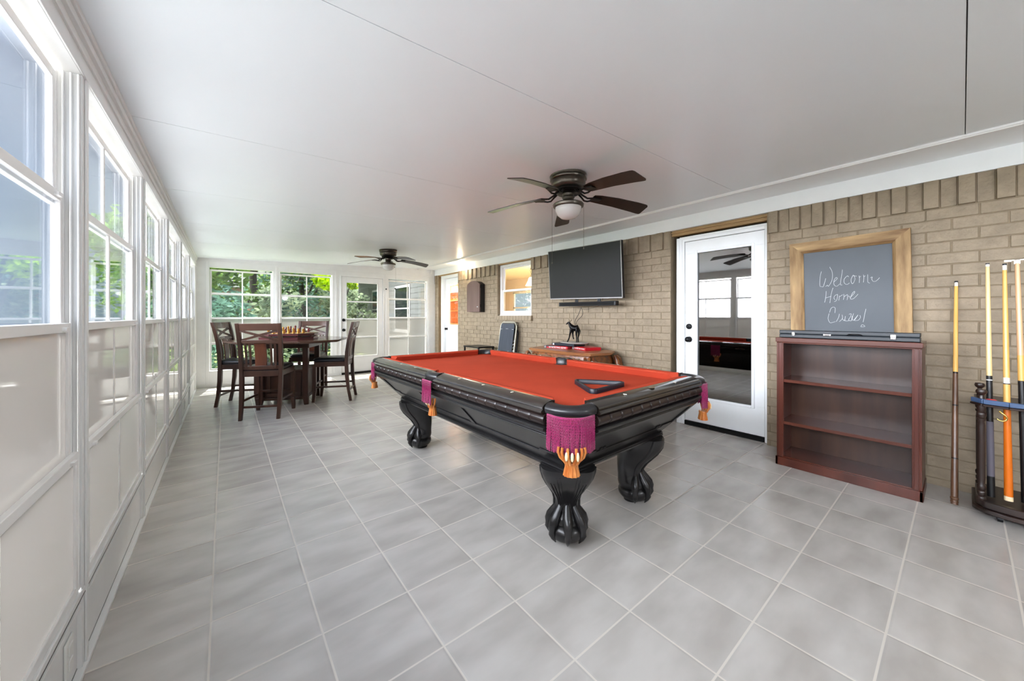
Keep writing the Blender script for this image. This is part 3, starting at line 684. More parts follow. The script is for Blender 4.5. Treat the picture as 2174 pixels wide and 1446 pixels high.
# cabriole legs with ball and claw
def cab_leg(sx, sy):
    e = Vector((sx, sy, 0)).normalized(); t = Vector((-e.y, e.x, 0))
    c = Vector((sx*.318, sy*.896, 0))
    prof = [(.438, -.03, .205, .145, .35), (.41, -.05, .208, .143, .4), (.37, -.066, .198, .132, .45), (.33, -.075, .172, .114, .5), (.295, -.08, .142, .094, .55), (.26, -.082, .112, .077, .7),
            (.225, -.082, .088, .069, .8), (.19, -.08, .076, .069, .9), (.165, -.078, .08, .074, .95), (.14, -.078, .098, .084, .95), (.12, -.078, .108, .09, .95), (.10, -.074, .104, .086, .95), (.08, -.06, .085, .07, .95), (.05, -.05, .07, .06, .95), (.0, -.04, .06, .05, 1)]
    mb = MB(); rings = []; n = 28
    for z, ui, uo, hw, sq in prof:
        r = []; cu = (ui+uo)/2; hu = (uo-ui)/2
        for j in range(n):
            a = 2*pi*j/n; ex = .45+.55*sq
            cx = math.copysign(abs(cos(a))**ex, cos(a)); sy_ = math.copysign(abs(sin(a))**ex, sin(a))
            r.append(c+e*(cu+cx*hu)+t*(sy_*hw)+Vector((0, 0, z)))
        rings.append(r)
    mb.loft(rings)
    # ball
    mb.ball(c+e*.028+Vector((0, 0, .062)), .104, 24, (1, 1, .60))
    # toes and claws gripping it
    for ang, ln in ((0, 1.0), (.88, .98), (-.88, .98), (1.75, .95), (-1.75, .95)):
        d = e*cos(ang)+t*sin(ang); q = c+e*.028
        pts = [q+d*r_*ln+Vector((0, 0, z)) for r_, z in ((.035, .225), (.052, .185), (.075, .150), (.094, .125), (.106, .100), (.107, .080), (.108, .062), (.101, .040), (.082, .010))]
        mb.tube(pts, [.010, .020, .025, .026, .022, .017, .019, .012, .003], 12)
        for k_ in (-.2, .2):
            d2 = e*cos(ang+k_)+t*sin(ang+k_)
            mb.tube([q+d2*r_*ln+Vector((0, 0, z)) for r_, z in ((.05, .20), (.068, .165), (.088, .135), (.098, .112))], [.004, .010, .012, .006], 8)
    # knee reeding
    for s_ in (-1, 1):
        for i, w in enumerate((.045, .062, .08, .098)):
            pts = []
            for z, ui, uo, hw, sq in prof[1:8]:
                f = w/.143; tt = f*hw; uu = (uo-ui)/2*math.sqrt(max(0, 1-(tt/hw)**(2/(.45+.55*sq))))**(1)+(uo+ui)/2
                cu = (ui+uo)/2; hu = (uo-ui)/2; ex = .45+.55*sq
                sa = min(1, (tt/hw))**(1/ex); ca = sqrt(max(0, 1-sa*sa))**ex
                pts.append(c+e*(cu+ca*hu+.0005)+t*(s_*tt)+Vector((0, 0, z)))
            mb.tube(pts[i//2:], [.002]+[.0058]*(len(pts[i//2:])-2)+[.002], 6)
    # side scroll line
        pts = []
        for z, ui, uo, hw, sq in prof[0:9]:
            cu = (ui+uo)/2; pts.append(c+e*(cu+.02*0+(uo-ui)*.12)+t*(s_*(hw*.985))+Vector((0, 0, z)))
        mb.tube(pts, [.008]*(len(pts)-1)+[.003], 7)
    return mb.build('leg', 'blackwood', PT, ang=60)
for sx in (-1, 1):
    for sy in (-1, 1): cab_leg(sx, sy)
# pockets: leather irons, fringes, carved shields
def arc_pts(c, e, t, R, a0, a1, n, z):
    return [c+e*(R*cos(a0+(a1-a0)*i/n))+t*(R*sin(a0+(a1-a0)*i/n))+Vector((0, 0, z)) for i in range(n+1)]
def fringe(parent, path, z1, length, name='fringe'):
    """twisted cords hanging along a path"""
    mb = MB(); L = [0]
    for a, b_ in zip(path[:-1], path[1:]): L.append(L[-1]+(b_-a).length)
    n = int(L[-1]/.0062)
    for i in range(n):
        s = L[-1]*(i+.5)/n; k = max(j for j in range(len(L)) if L[j] <= s); k = min(k, len(path)-2)
        p = path[k].lerp(path[k+1], (s-L[k])/(L[k+1]-L[k])); tdir = (path[k+1]-path[k]).normalized(); od = Vector((tdir.y, -tdir.x, 0))
        jx = random.uniform(-.003, .003); jo = random.uniform(-.002, .005); ll = length*random.uniform(.965, 1.02)
        for ph in (0, pi):
            pts = []
            m = 26
            for q in range(m+1):
                f = q/m; a = ph+f*ll/.012*pi
                pts.append(Vector((p.x, p.y, z1))+tdir*(jx*f+.0022*cos(a))+od*(.003+jo*f+.0022*sin(a))+Vector((0, 0, -ll*f)))
            mb.tube(pts, .0023, 4)
    fr = mb.build(name, 'fringe', parent, ang=80)
    mb = MB(); mb.tube([Vector((p.x, p.y, z1)) for p in path], .006, 8); mb.build('heading_braid', 'fringe', fr, ang=80)
    return fr
def shield(parent, c, e, z1, zl=.09):
    mb = MB(); t = Vector((-e.y, e.x, 0))
    # basket of ribs swelling into a tassel skirt
    for a in (-1.2, -.75, -.3, .3, .75, 1.2):
        pts = [c+e*(.012+.035*cos(a)*f2)+t*(.058*sin(a)/.93*f)+Vector((0, 0, z)) for z, f, f2 in ((z1+.02, .95, .8), (z1, 1, 1), (z1-.022, .85, 1), (z1-.04, .55, .8), (z1-.052, .42, .7))]
        mb.tube(pts, [.006, .0065, .0065, .006, .006], 7)
    rings = []
    n = 36
    for z, w, d in ((z1-.046, .026, .020), (z1-.052, .030, .024), (z1-.060, .029, .023), (z1-.066, .027, .021), (z1-.085, .031, .024), (z1-.105, .035, .027), (z1-.107, .02, .015)):
        rings.append([c+e*(.012+d*cos(2*pi*j/n)*(1+(.07 if j % 3 == 0 else -.04)*(z < z1-.064)))+t*(w*sin(2*pi*j/n)*(1+(.07 if j % 3 == 0 else -.04)*(z < z1-.064)))+Vector((0, 0, z)) for j in range(n)])
    mb.loft(rings)
    so = mb.build('carved_shield', 'shield', parent, ang=50)
    m2 = MB()
    for a in (-.5, 0, .5): m2.ball(c+e*(.02+.034*cos(a))+t*(.05*sin(a))+Vector((0, 0, z1-.012)), .010, 10, (.7, .7, 2.0))
    m2.build('inlay', 'cream', so, ang=60)
for sx in (-1, 1):
    for sy in (-1, 1):
        e = Vector((sx, sy, 0)).normalized(); t = Vector((-e.y, e.x, 0))
        c = Vector((sx*(HW+.004), sy*(HL+.004), 0))
        # iron: swept arc bridging the two rail ends
        a = Vector((sx*(HW+.040), sy*(HL-PK+.004), 0)); b_ = Vector((sx*(HW-PK+.004), sy*(HL+.040), 0))
        mb = MB(); rings = []
        mid = (a+b_)/2; half = (b_-a)/2
        for i in range(15):
            u = -1+2*i/14; p = mid+half*u+e*(.062*(1-abs(u)**2.6))
            w = .040-.012*(1-u*u); od = (e*1.0+half.normalized()*u*.45).normalized()
            rings.append([p+od*x+Vector((0, 0, z)) for x, z in ((-w, ZB-.01), (-w, ZT-.012), (-w+.008, ZT-.006), (0, ZT-.005), (w*.55, ZT-.009), (w*.92, ZT-.018), (w, ZT-.030), (w*.85, ZT-.044), (w*.4, ZT-.052), (-w*.5, ZT-.052))])
        mb.loft(rings); iron = mb.build('pocket_iron', 'rubber', PT, fix=True, ang=60)
        mb = MB(); mb.lathe([(.062, ZB-.001-.05), (.064, ZB-.004), (.05, ZB-.05), (.001, ZB-.06)], 20, c-e*.012); 
        path = [mid+half*u*1.02+e*(.062*(1-abs(u)**2.6)+.036+.008*(1-abs(u))) for u in [-1+i/8 for i in range(17)]]
        if sx*sy > 0 and False: path = path[::-1]
        # keep the outward side on the right hand of the path
        td = (path[1]-path[0]).normalized()
        if Vector((td.y, -td.x, 0)).dot(e) < 0: path = path[::-1]
        fringe(iron, path, ZT-.050, .152)
        shield(PT, c+e*.030, e, .650)
    # side pocket
    e = Vector((sx, 0, 0)); rings = []
    for i in range(13):
        u = -1+2*i/12; p = Vector((sx*(HW+.036), u*(SP+.012), 0))+e*(.022*(1-abs(u)**2.4)); w = .040-.008*(1-u*u)
        od = (e+Vector((0, u*.25, 0))).normalized()
        rings.append([p+od*x+Vector((0, 0, z)) for x, z in ((-w, ZB-.01), (-w, ZT-.004), (-w+.008, ZT+.002), (0, ZT+.004), (w*.55, ZT), (w*.92, ZT-.012), (w, ZT-.028), (w*.85, ZT-.044), (w*.4, ZT-.052), (-w*.5, ZT-.052))])
    mb = MB(); mb.loft(rings); iron = mb.build('pocket_iron', 'rubber', PT, fix=True, ang=60)
    path = [Vector((sx*(HW+.1), u*(SP+.002), 0)) for u in [-1+i/6 for i in range(13)]]
    td = (path[1]-path[0]).normalized()
    if Vector((td.y, -td.x, 0)).dot(e) < 0: path = path[::-1]
    fringe(iron, path, ZT-.050, .152)
    shield(PT, Vector((sx*(HW+.045), 0, 0)), e, .655)
    mb = MB(); mb.lathe([(.05, ZB+.0012), (.052, ZB+.0016), (.001, ZB+.0017)], 20, Vector((sx*(HW-.012), 0, 0))); mb.build('pocket_hole', 'rubber', PT, ang=60)
for sx in (-1, 1):
    for sy in (-1, 1):
        if (sx, sy) == (-1, -1): continue
        mb = MB(); mb.lathe([(.056, ZB+.0012), (.058, ZB+.0016), (.001, ZB+.0017)], 20, Vector((sx*(HW+.012), sy*(HL+.012), 0))); mb.build('pocket_hole', 'rubber', PT, ang=60)

# triangle rack lying on the cloth
tri = [Vector((1.599, 1.288, 0)), Vector((1.995, 1.323, 0)), Vector((1.799, 1.610, 0))]
cen = sum(tri, Vector())/3
TR = thing('triangle_rack', 'dark navy plastic triangle ball rack lying on the red table cloth', 'triangle rack', (cen.x, cen.y, ZB+.001))
def rounded(poly, r, n=6):
    out = []
    m = len(poly)
    for i in range(m):
        p0, p1, p2 = poly[i-1], poly[i], poly[(i+1) % m]
        d0 = (p0-p1).normalized(); d2 = (p2-p1).normalized(); a = d0.angle(d2); dist = r/math.tan(a/2)
        A = p1+d0*dist; B = p1+d2*dist; C = p1+(d0+d2).normalized()*(r/sin(a/2))
        va = A-C; vb = B-C; an = va.angle(vb); ax = va.cross(vb).normalized()
        for k in range(n+1): out.append(C+Matrix.Rotation(an*k/n, 3, ax) @ va)
    return out
outer = rounded([p-cen for p in tri], .03); 
inn = []
for p in outer: inn.append(p)
ctr = Vector((0, 0, 0))
def offset(poly, d):
    res = []; m = len(poly)
    for i in range(m):
        tq = (poly[(i+1) % m]-poly[i-1]).normalized(); nrm = Vector((tq.y, -tq.x, 0))
        if nrm.dot(poly[i]) > 0: nrm = -nrm
        res.append(poly[i]+nrm*d)
    return res
inner = offset(outer, .013)
mb = MB(); rings = []
H_ = .028
for i in range(len(outer)):
    o_, i_ = outer[i], inner[i]
    rings.append([o_+Vector((0, 0, 0)), o_+Vector((0, 0, H_-.003)), o_.lerp(i_, .2)+Vector((0, 0, H_)), o_.lerp(i_, .8)+Vector((0, 0, H_)), i_+Vector((0, 0, H_-.003)), i_])
mb.loft(rings, loop=True)
mb.build('triangle_frame', 'navyp', TR, fix=True, ang=50)
# ------------------------------------------------------------ counter-height table
DA = atan2(-.42, .907)   # rotation of the set
DX, DY, DZ = .745, 6.08, .898
DT = thing('counter_table', 'dark walnut counter-height table with an octagonal top on a storage pedestal', 'table', (DX, DY, 0), DA)
A_ = .705
def octa(a, k=.46):
    return [(-a, -a*k), (-a*k, -a), (a*k, -a), (a, -a*k), (a, a*k), (a*k, a), (-a*k, a), (-a, a*k)]
mb = MB(); mb.prism(octa(A_), DZ-.024, DZ); mb.prism(octa(A_-.022), DZ-.034, DZ-.024)
mb.build('table_top', 'darkwoodx', DT, bevel=.006)
mb = MB()
for a, b in (((-.33, -.33, DZ-.11), (.33, -.30, DZ-.034)), ((-.33, .30, DZ-.11), (.33, .33, DZ-.034)), ((-.33, -.30, DZ-.11), (-.30, .30, DZ-.034)), ((.30, -.30, DZ-.11), (.33, .30, DZ-.034))): mb.box(a, b)
mb.build('apron', 'darkwood', DT, bevel=.003)
for sx in (-1, 1):
    for sy in (-1, 1):
        c = (sx*.275, sy*.275)
        mb = MB(); mb.bar((c[0], c[1], .12), (c[0], c[1], DZ-.034), .07, .07, up=(0, 1, 0)); mb.bar((c[0], c[1], .12), (c[0]+sx*.012, c[1]+sy*.012, 0), .07, .07, up=(0, 1, 0), w2=.05, h2=.05)
        mb.build('leg', 'darkwood', DT, bevel=.004)
mb = MB(); mb.box((-.25, -.25, .085), (.25, .25, .46)); mb.box((-.285, -.285, .46), (.285, .285, .485)); mb.box((-.27, -.27, .07), (.27, .27, .10))
cab = mb.build('storage_box', 'darkwood', DT, bevel=.003)
mb = MB()
for a, b in (((-.21, -.262, .12), (.21, -.25, .16)), ((-.21, -.262, .40), (.21, -.25, .44)), ((-.21, -.262, .16), (-.17, -.25, .40)), ((.17, -.262, .16), (.21, -.25, .40))): mb.box(a, b)
mb.build('cabinet_door', 'darkwood', cab, bevel=.002)

# ------------------------------------------------------------ chairs
def make_chair():
    t = thing('counter_chair', 'x', 'chair')
    SW = .205
    # front legs
    for s in (-1, 1):
        mb = MB(); mb.bar((s*.205, .215, .53), (s*.205, .215, .16), .046, .046, up=(0, 1, 0)); mb.bar((s*.205, .215, .16), (s*.207, .232, 0), .046, .046, up=(0, 1, 0), w2=.036, h2=.036)
        mb.build('leg', 'darkwood', t, bevel=.004)
    # rear legs run up into the back posts
    prof = [(0, -.262), (.16, -.232), (.35, -.212), (.56, -.205), (.72, -.214), (.88, -.234), (1.02, -.262), (1.145, -.294)]
    py = lambda z: next((y0+(y1-y0)*(z-z0)/(z1-z0)) for (z0, y0), (z1, y1) in zip(prof[:-1], prof[1:]) if z0 <= z <= z1+1e-6)
    for s in (-1, 1):
        mb = MB(); rings = []
        for z, y in prof:
            w = .021 if z > .1 else .018; d = .024 if .3 < z < .8 else .019; x = s*(.198+.02*(z/1.145))
            rings.append([(x-w, y-d, z), (x+w, y-d, z), (x+w, y+d, z), (x-w, y+d, z)])
        mb.loft(rings); mb.build('leg', 'darkwood', t, bevel=.004, ang=50)
    def rail(z0, z1, th, bow, name, m, x=.20, parent=None):
        mb = MB(); rings = []
        for i in range(9):
            u = -1+2*i/8; yy = bow*(1-u*u)
            ya, yb = py(z0)-yy, py(z1)-yy
            rings.append([(u*x, ya-th/2, z0), (u*x, ya+th/2, z0), (u*x, yb+th/2, z1), (u*x, yb-th/2, z1)])
        mb.loft(rings); return mb.build(name, m, parent or t, bevel=.003, ang=50)
    rail(1.058, 1.142, .024, .022, 'top_rail', 'darkwoodx', .217)
    rail(.905, .945, .022, .018, 'middle_rail', 'darkwoodx', .21)
    rail(.585, .635, .022, .008, 'lower_rail', 'darkwood', .20)
    for s in (-1, 1):
        mb = MB(); pts = []
        for i in range(9):
            u = -1+2*i/8; z = 1.0+s*u*.062; y = py(z)-.018*(1-u*u)+s*.004
            pts.append((u*.205, y, z))
        for p, q in zip(pts[:-1], pts[1:]): mb.bar(p, q, .026, .018, up=(0, 1, 0))
        mb.build('cross_brace', 'darkwood', t)
    # centre splat and slim slats
    for x, w, m, nm in ((0, .062, 'redwood', 'splat'), (-.155, .011, 'darkwood', 'slat'), (-.11, .011, 'darkwood', 'slat'), (.11, .011, 'darkwood', 'slat'), (.155, .011, 'darkwood', 'slat')):
        mb = MB(); rings = []
        for i in range(6):
            z = .60+(.915-.60)*i/5; y = py(z)-.012-.010*sin(pi*i/5)*-1; th = .007
            rings.append([(x-w, y-th, z), (x+w, y-th, z), (x+w, y+th, z), (x-w, y+th, z)])
        mb.loft(rings); mb.build(nm, m, t, bevel=.002, ang=50)
    mb = MB()
    mb.box((-.20, .195, .505), (.20, .222, .575)); mb.box((-.222, -.20, .505), (-.195, .22, .575)); mb.box((.195, -.20, .505), (.222, .22, .575)); mb.box((-.195, -.215, .505), (.195, -.19, .575))
    mb.build('seat_frame', 'darkwood', t, bevel=.003)
    mb = MB(); rings = []
    for z, k in ((.574, .97), (.580, 1.0), (.600, 1.01), (.614, .97), (.624, .86), (.629, .6), (.630, .2)):
        rings.append([(x*k, .012+y*k, z) for x, y in [(sx*(.218-.05*(1-c))+0, sy*(.228-.05*(1-s_))) for sx, sy, c, s_ in
                      [(1, -1, .0+0, 1), (1, -1, .7, .7), (1, -1, 1, 0), (1, 1, 1, 0), (1, 1, .7, .7), (1, 1, 0, 1), (-1, 1, 0, 1), (-1, 1, .7, .7), (-1, 1, 1, 0), (-1, -1, 1, 0), (-1, -1, .7, .7), (-1, -1, 0, 1)]]])
    mb.loft(rings); mb.build('seat', 'leather', t, ang=60)
    for a, b, z in (((-.20, -.235), (.20, -.235), .15), ((-.205, -.235), (-.205, .215), .215), ((.205, -.235), (.205, .215), .215), ((-.20, .218), (.20, .218), .25)):
        mb = MB(); mb.bar((a[0], a[1], z), (b[0], b[1], z), .02, .026); mb.build('stretcher', 'darkwood', t, bevel=.003)
    return t
ch = make_chair()
def put(o, bx, by, ang, label):
    """bx,by: floor midpoint between the rear legs; ang: facing direction"""
    a = ang-pi/2; o.rotation_euler = (0, 0, a)
    o.location = (bx+.255*cos(ang), by+.255*sin(ang), 0); o['label'] = label; o['group'] = 'counter-height chairs around the octagonal table'
chairs = [((.32, 5.205), atan2(.91, .42), 'dark walnut counter chair with its slatted back turned fully to the camera'),
          ((1.505, 5.735), atan2(.42, -.90), 'dark walnut counter chair seen side-on, between the table and the end door'),
          ((-.015, 6.45), atan2(-.40, .92), 'dark walnut counter chair between the table and the long window wall'),
          ((1.19, 6.99), atan2(-.91, -.42), 'dark walnut counter chair on the far side, its crossed back showing behind the chess set')]
for i, (p, a, l) in enumerate(chairs):
    o = ch if i == 0 else copy_tree(ch)
    put(o, p[0], p[1], a, l)

# ------------------------------------------------------------ chess set
BA = DA+.10; BXc, BYc = DX-.02, DY-.02
GB = thing('game_board', 'octagonal two-tier burgundy wooden game board in the middle of the table', 'game board', (BXc, BYc, DZ), BA)
mb = MB(); mb.prism(octa(.35, .5), .0, .006); mb.prism(octa(.335, .5), .006, .034); mb.prism(octa(.345, .5), .034, .040); mb.build('lower_tier', 'trayw', GB, bevel=.002)
mb = MB(); mb.prism(octa(.345, .5), .058, .080); mb.prism(octa(.352, .5), .080, .088); up_ = mb.build('upper_tier', 'trayw', GB, bevel=.003)
for x, y in octa(.30, .5): MB().lathe([(.012, .04), (.012, .058)], 10, (x, y, 0)).build('foot', 'trayw', GB)
mb = MB()
for i in range(8):
    for j in range(8):
        if (i+j) % 2 == 0: mb.box((-.24+i*.06, -.24+j*.06, .088), (-.18+i*.06, -.18+j*.06, .0886))
mb.build('playing_squares', 'sqlight', up_, smooth=False)
SH = {'pawn': [(.013, 0), (.013, .005), (.009, .009), (.006, .022), (.008, .028), (.005, .030), (.008, .036), (.0085, .041), (.006, .047), (.001, .049)],
      'rook': [(.015, 0), (.015, .006), (.010, .010), (.0085, .034), (.011, .040), (.0115, .052), (.007, .052), (.007, .048), (.001, .048)],
      'bishop': [(.015, 0), (.015, .006), (.010, .011), (.0065, .036), (.010, .041), (.006, .044), (.010, .054), (.009, .062), (.004, .070), (.003, .074), (.001, .076)],
      'queen': [(.016, 0), (.016, .006), (.011, .012), (.007, .046), (.011, .052), (.007, .055), (.012, .074), (.011, .077), (.006, .077), (.004, .083), (.001, .085)],
      'king': [(.016, 0), (.016, .006), (.011, .012), (.0075, .050), (.012, .056), (.008, .060), (.013, .080), (.009, .085), (.003, .087), (.002, .096), (.001, .098)]}
def chessman(kind, m):
    if kind == 'knight':
        mb = MB(); mb.lathe([(.015, 0), (.015, .006), (.010, .011), (.009, .018), (.001, .019)], 12)
        mb.tube([(0, -.003, .016), (0, -.006, .034), (0, -.003, .050), (0, .005, .057), (0, .014, .050), (0, .018, .046)], [.010, .009, .009, .008, .006, .004], 8)
        mb.tube([(.003, -.004, .054), (.003, -.005, .064)], [.003, .001], 5); mb.tube([(-.003, -.004, .054), (-.003, -.005, .064)], [.003, .001], 5)
    else:
        mb = MB(); mb.lathe(SH[kind], 12)
        if kind == 'king': mb.box((-.006, -.0015, .090), (.006, .0015, .0935))
    return mb.build('chess_'+kind, m, None, ang=50)
back = ['rook', 'knight', 'bishop', 'queen', 'king', 'bishop', 'knight', 'rook']
cR, sR = cos(BA), sin(BA)
protos = {}
cells = ['next to its left corner', 'second along', 'third along', 'fourth along', 'fifth along', 'sixth along', 'seventh along', 'at its right corner']
for side, (m, word, rows) in {'g': ('goldp', 'gold', (0, 1)), 'b': ('burgp', 'burgundy', (7, 6))}.items():
    for i in range(8):
        for rr, kd in ((rows[0], back[i]), (rows[1], 'pawn')):
            key = (side, kd)
            # rows run along the side of the board facing the near chair
            x = -.21+i*.06; y = -.21+rr*.06
            if key in protos: o = protos[key].copy(); COL.objects.link(o)
            else: o = chessman(kd, m); protos[key] = o
            o.location = (BXc+x*cR-y*sR, BYc+x*sR+y*cR, DZ+.0888); o.rotation_euler = (0, 0, BA+(pi if side == 'b' else 0)); o.scale = (1.12, 1.12, 1.12)
            where = 'nearer' if side == 'g' else 'farther'
            if kd == 'pawn': lb = '%s chess pawn standing in the %s row of the burgundy board' % (word, 'gold pawn' if side == 'g' else 'far pawn')
            else: lb = '%s chess %s standing on the %s edge row of the burgundy board' % (word, kd, where)
            tag(o, lb, 'chess piece', '%s chess %ss on the game board' % (word, kd))
# ------------------------------------------------------------ television on a tilting arm
TVW = 1.245; TVH = .706
TV = thing('television', 'large flat television tilted forward on a wall arm above the carved chest', 'television', (3.765, 3.205, 1.815), rot=(radians(1.2), 0, 0))
TV.rotation_euler = (radians(1.2), -.086*1, radians(.2))
mb = MB(); mb.box((0, -TVW/2, -TVH/2), (.045, TVW/2, TVH/2)); mb.box((.045, -.35, -.25), (.07, .35, .2)); mb.build('housing', 'blackp', TV, bevel=.004)
mb = MB(); mb.box((-.004, -TVW/2+.009, -TVH/2+.014), (.002, TVW/2-.009, TVH/2-.009)); mb.build('screen', 'screen', TV, smooth=False)
mb = MB()
for a, b in (((-.005, -TVW/2, -TVH/2), (.01, TVW/2, -TVH/2+.014)), ((-.005, -TVW/2, TVH/2-.007), (.01, TVW/2, TVH/2)), ((-.005, -TVW/2, -TVH/2), (.01, -TVW/2+.007, TVH/2)), ((-.005, TVW/2-.007, -TVH/2), (.01, TVW/2, TVH/2))): mb.box(a, b)
mb.build('bezel', 'silverp', TV, smooth=False)
mb = MB(); mb.box((.07, -.20, -.2), (.085, -.16, .25)); mb.box((.07, .16, -.2), (.085, .20, .25)); mb.bar((.085, 0, .05), (.20, .10, .05), .05, .04); mb.bar((.20, .10, .05), (.24, 0, .05), .05, .04); mb.box((.235, -.08, -.12), (.250, .08, .2))
mb.build('wall_arm', 'blackmetal', TV, bevel=.003)
SB = thing('soundbar', 'slim black soundbar hung below the television', 'soundbar', (3.80, 3.155, 1.393), rot=(radians(.3), 0, 0))
mb = MB(); mb.box((-.035, -.485, -.028), (.035, .485, .028)); mb.build('bar_body', 'blackp', SB, bevel=.006)
mb = MB(); mb.box((-.037, -.46, -.02), (-.034, .46, .02)); mb.build('grille', mat('grille_cloth', rgb(14, 14, 15), .9), SB, smooth=False)
for y in (-.21, .17):
    mb = MB(); mb.box((-.01, y-.025, .025), (.0, y+.025, .064)); mb.box((.0, y-.018, .02), (.01, y+.018, .064)); mb.build('hanging_bracket', 'blackmetal', SB, bevel=.002)
wd = lambda a, b, X: (X, *[v for v in atX_(1165+a/10.33, 600+b/10.33, X)])
_s, _c = sin(.6733), cos(.6733)
def atX_(x, y, X):
    u = (x-1087)/763; v = (671-y)/763; rx = _s+u*_c; ry = _c-u*_s; t = X/rx
    return (ry*t, 1.23+v*t)
def P_(x, y, X): a = atX_(x, y, X); return Vector((X, a[0], a[1]))
def wire(name, label, pts, r=.0035):
    mb = MB(); q = [Vector(p) for p in pts]; sm = []
    for i in range(len(q)-1):
        a, b = q[max(i-1, 0)], q[i+1 if i+2 > len(q)-1 else i+2]
        for k in range(6):
            t = k/6; t2 = t*t; t3 = t2*t
            sm.append(.5*((2*q[i])+(-a+q[i+1])*t+(2*a-5*q[i]+4*q[i+1]-b)*t2+(-a+3*q[i]-3*q[i+1]+b)*t3))
    sm.append(q[-1]); mb.tube(sm, r, 6)
    return tag(mb.build(name, 'blackp', None, ang=80), label, 'cable')
wx = lambda a, b, X=3.93: P_(1165+a/10.33, 600+b/10.33, X)
wire('power_cable', 'black cable looping straight down from under the soundbar to the figurine', [wx(712, 545), wx(738, 610), wx(742, 700), wx(700, 760), wx(630, 835), wx(600, 900), wx(600, 1000, 3.95)], .0032)
wire('power_cable', 'black cable slanting left from under the soundbar to the figurine', [wx(712, 545), wx(690, 600), wx(640, 720), wx(580, 825), wx(570, 900), wx(580, 1000, 3.95)], .0032)
wire('power_cable', 'thin cable sagging along the brick under the right end of the soundbar', [wx(750, 585), wx(830, 592), wx(920, 570), wx(1000, 545), wx(1120, 505)], .0022)
wire('power_cable', 'thin cable hanging plumb from the left half of the soundbar', [wx(545, 540), wx(548, 640), wx(552, 760), wx(550, 900, 3.95)], .0022)

# ------------------------------------------------------------ carved chest
CT = thing('carved_chest', 'honey-topped carved wooden chest with scrolled front against the brick wall', 'chest', (3.675, 3.345, 0))
def cplan(k, d=0):   # canted serpentine plan, local; front toward -x
    pts = [(.30, -.50-d), (.06, -.62-d), (-.24-d, -.55-d), (-.30-d, -.46), (-.315-d, -.2), (-.305-d, 0), (-.315-d, .2), (-.30-d, .44), (-.24-d, .53+d), (.06, .62+d), (.30, .52+d)]
    return [(x*k, y*k) for x, y in pts]
mb = MB(); mb.prism(cplan(1.0, .02), .748, .766); mb.prism(cplan(1.0, .012), .766, .778); mb.prism(cplan(.985), .736, .748)
mb.build('chest_top', 'chestt', CT, bevel=.004)
mb = MB(); rings = []
for z, k in ((.02, .88), (.06, .93), (.12, .90), (.25, .92), (.42, .97), (.56, 1.0), (.66, .99), (.72, .95), (.738, .95)): rings.append([(x, y, z) for x, y in cplan(k)])
mb.loft(rings); mb.build('chest_body', 'chest', CT, ang=40)
for sx, sy in ((-.255, -.545), (-.255, .535), (.24, -.55), (.24, .55)):
    mb = MB(); n = 10; d = Vector((-.7 if sx < 0 else .25, math.copysign(.7, sy), 0)).normalized(); c = Vector((sx, sy, 0)); t = Vector((-d.y, d.x, 0))
    for w in (-.05, 0, .05):
        pts = [c+d*o+t*w+Vector((0, 0, z)) for z, o in ((.01, .07), (.06, .03), (.16, -.02), (.32, .0), (.48, .04), (.60, .058), (.68, .045), (.73, .02))]
        mb.tube(pts, [.022, .028, .024, .024, .032, .036, .028, .014], 10)
    mb.tube([c+d*(.03+.035*cos(a))+Vector((0, 0, .69+.03*sin(a))) for a in [i*.6 for i in range(11)]], .012, 8)
    mb.build('corner_leg', 'chest', CT, ang=60)
mb = MB()
def scroll(cy, cz, r, turns, s, x=-.318, w=.008):
    pts = []
    for i in range(26):
        a = i/25*turns*2*pi; rr = r*(1-.8*i/25); pts.append((x, cy+s*rr*cos(a), cz+rr*sin(a)*.8))
    mb.tube(pts, w, 6)
for s in (-1, 1):
    mb.tube([(-.315, s*y, z) for y, z in ((.02, .665), (.06, .700), (.12, .708), (.26, .705), (.30, .69), (.31, .665), (.29, .645), (.22, .640), (.1, .640), (.05, .648), (.02, .665))], .009, 7)
    mb.tube([(-.32, s*y, z) for y, z in ((.06, .668), (.12, .682), (.24, .680), (.27, .668), (.24, .655), (.12, .655), (.06, .668))], .006, 7)
    scroll(s*.34, .685, .028, 1.4, s); scroll(s*.40, .68, .028, 1.5, -s); scroll(s*.45, .65, .03, 1.5, s); scroll(s*.37, .64, .026, 1.4, -s)
    for k in range(4): mb.ball((-.305, s*(.42+.018*k), .70-.006*k), .010, 8)
mb.ball((-.32, 0, .675), .022, 10, (.6, 1, 1)); mb.ball((-.32, 0, .645), .014, 10, (.6, 1, 1))
for z in (.56, .40, .24):
    for s in (-1, 1): mb.tube([(-.315+.02*(.6-z), s*y, z+dz) for y, dz in ((.05, .05), (.36, .05), (.40, 0), (.36, -.05), (.05, -.05), (.03, 0), (.05, .05))], .007, 6)
mb.build('carved_frieze', 'carve', CT, ang=60)

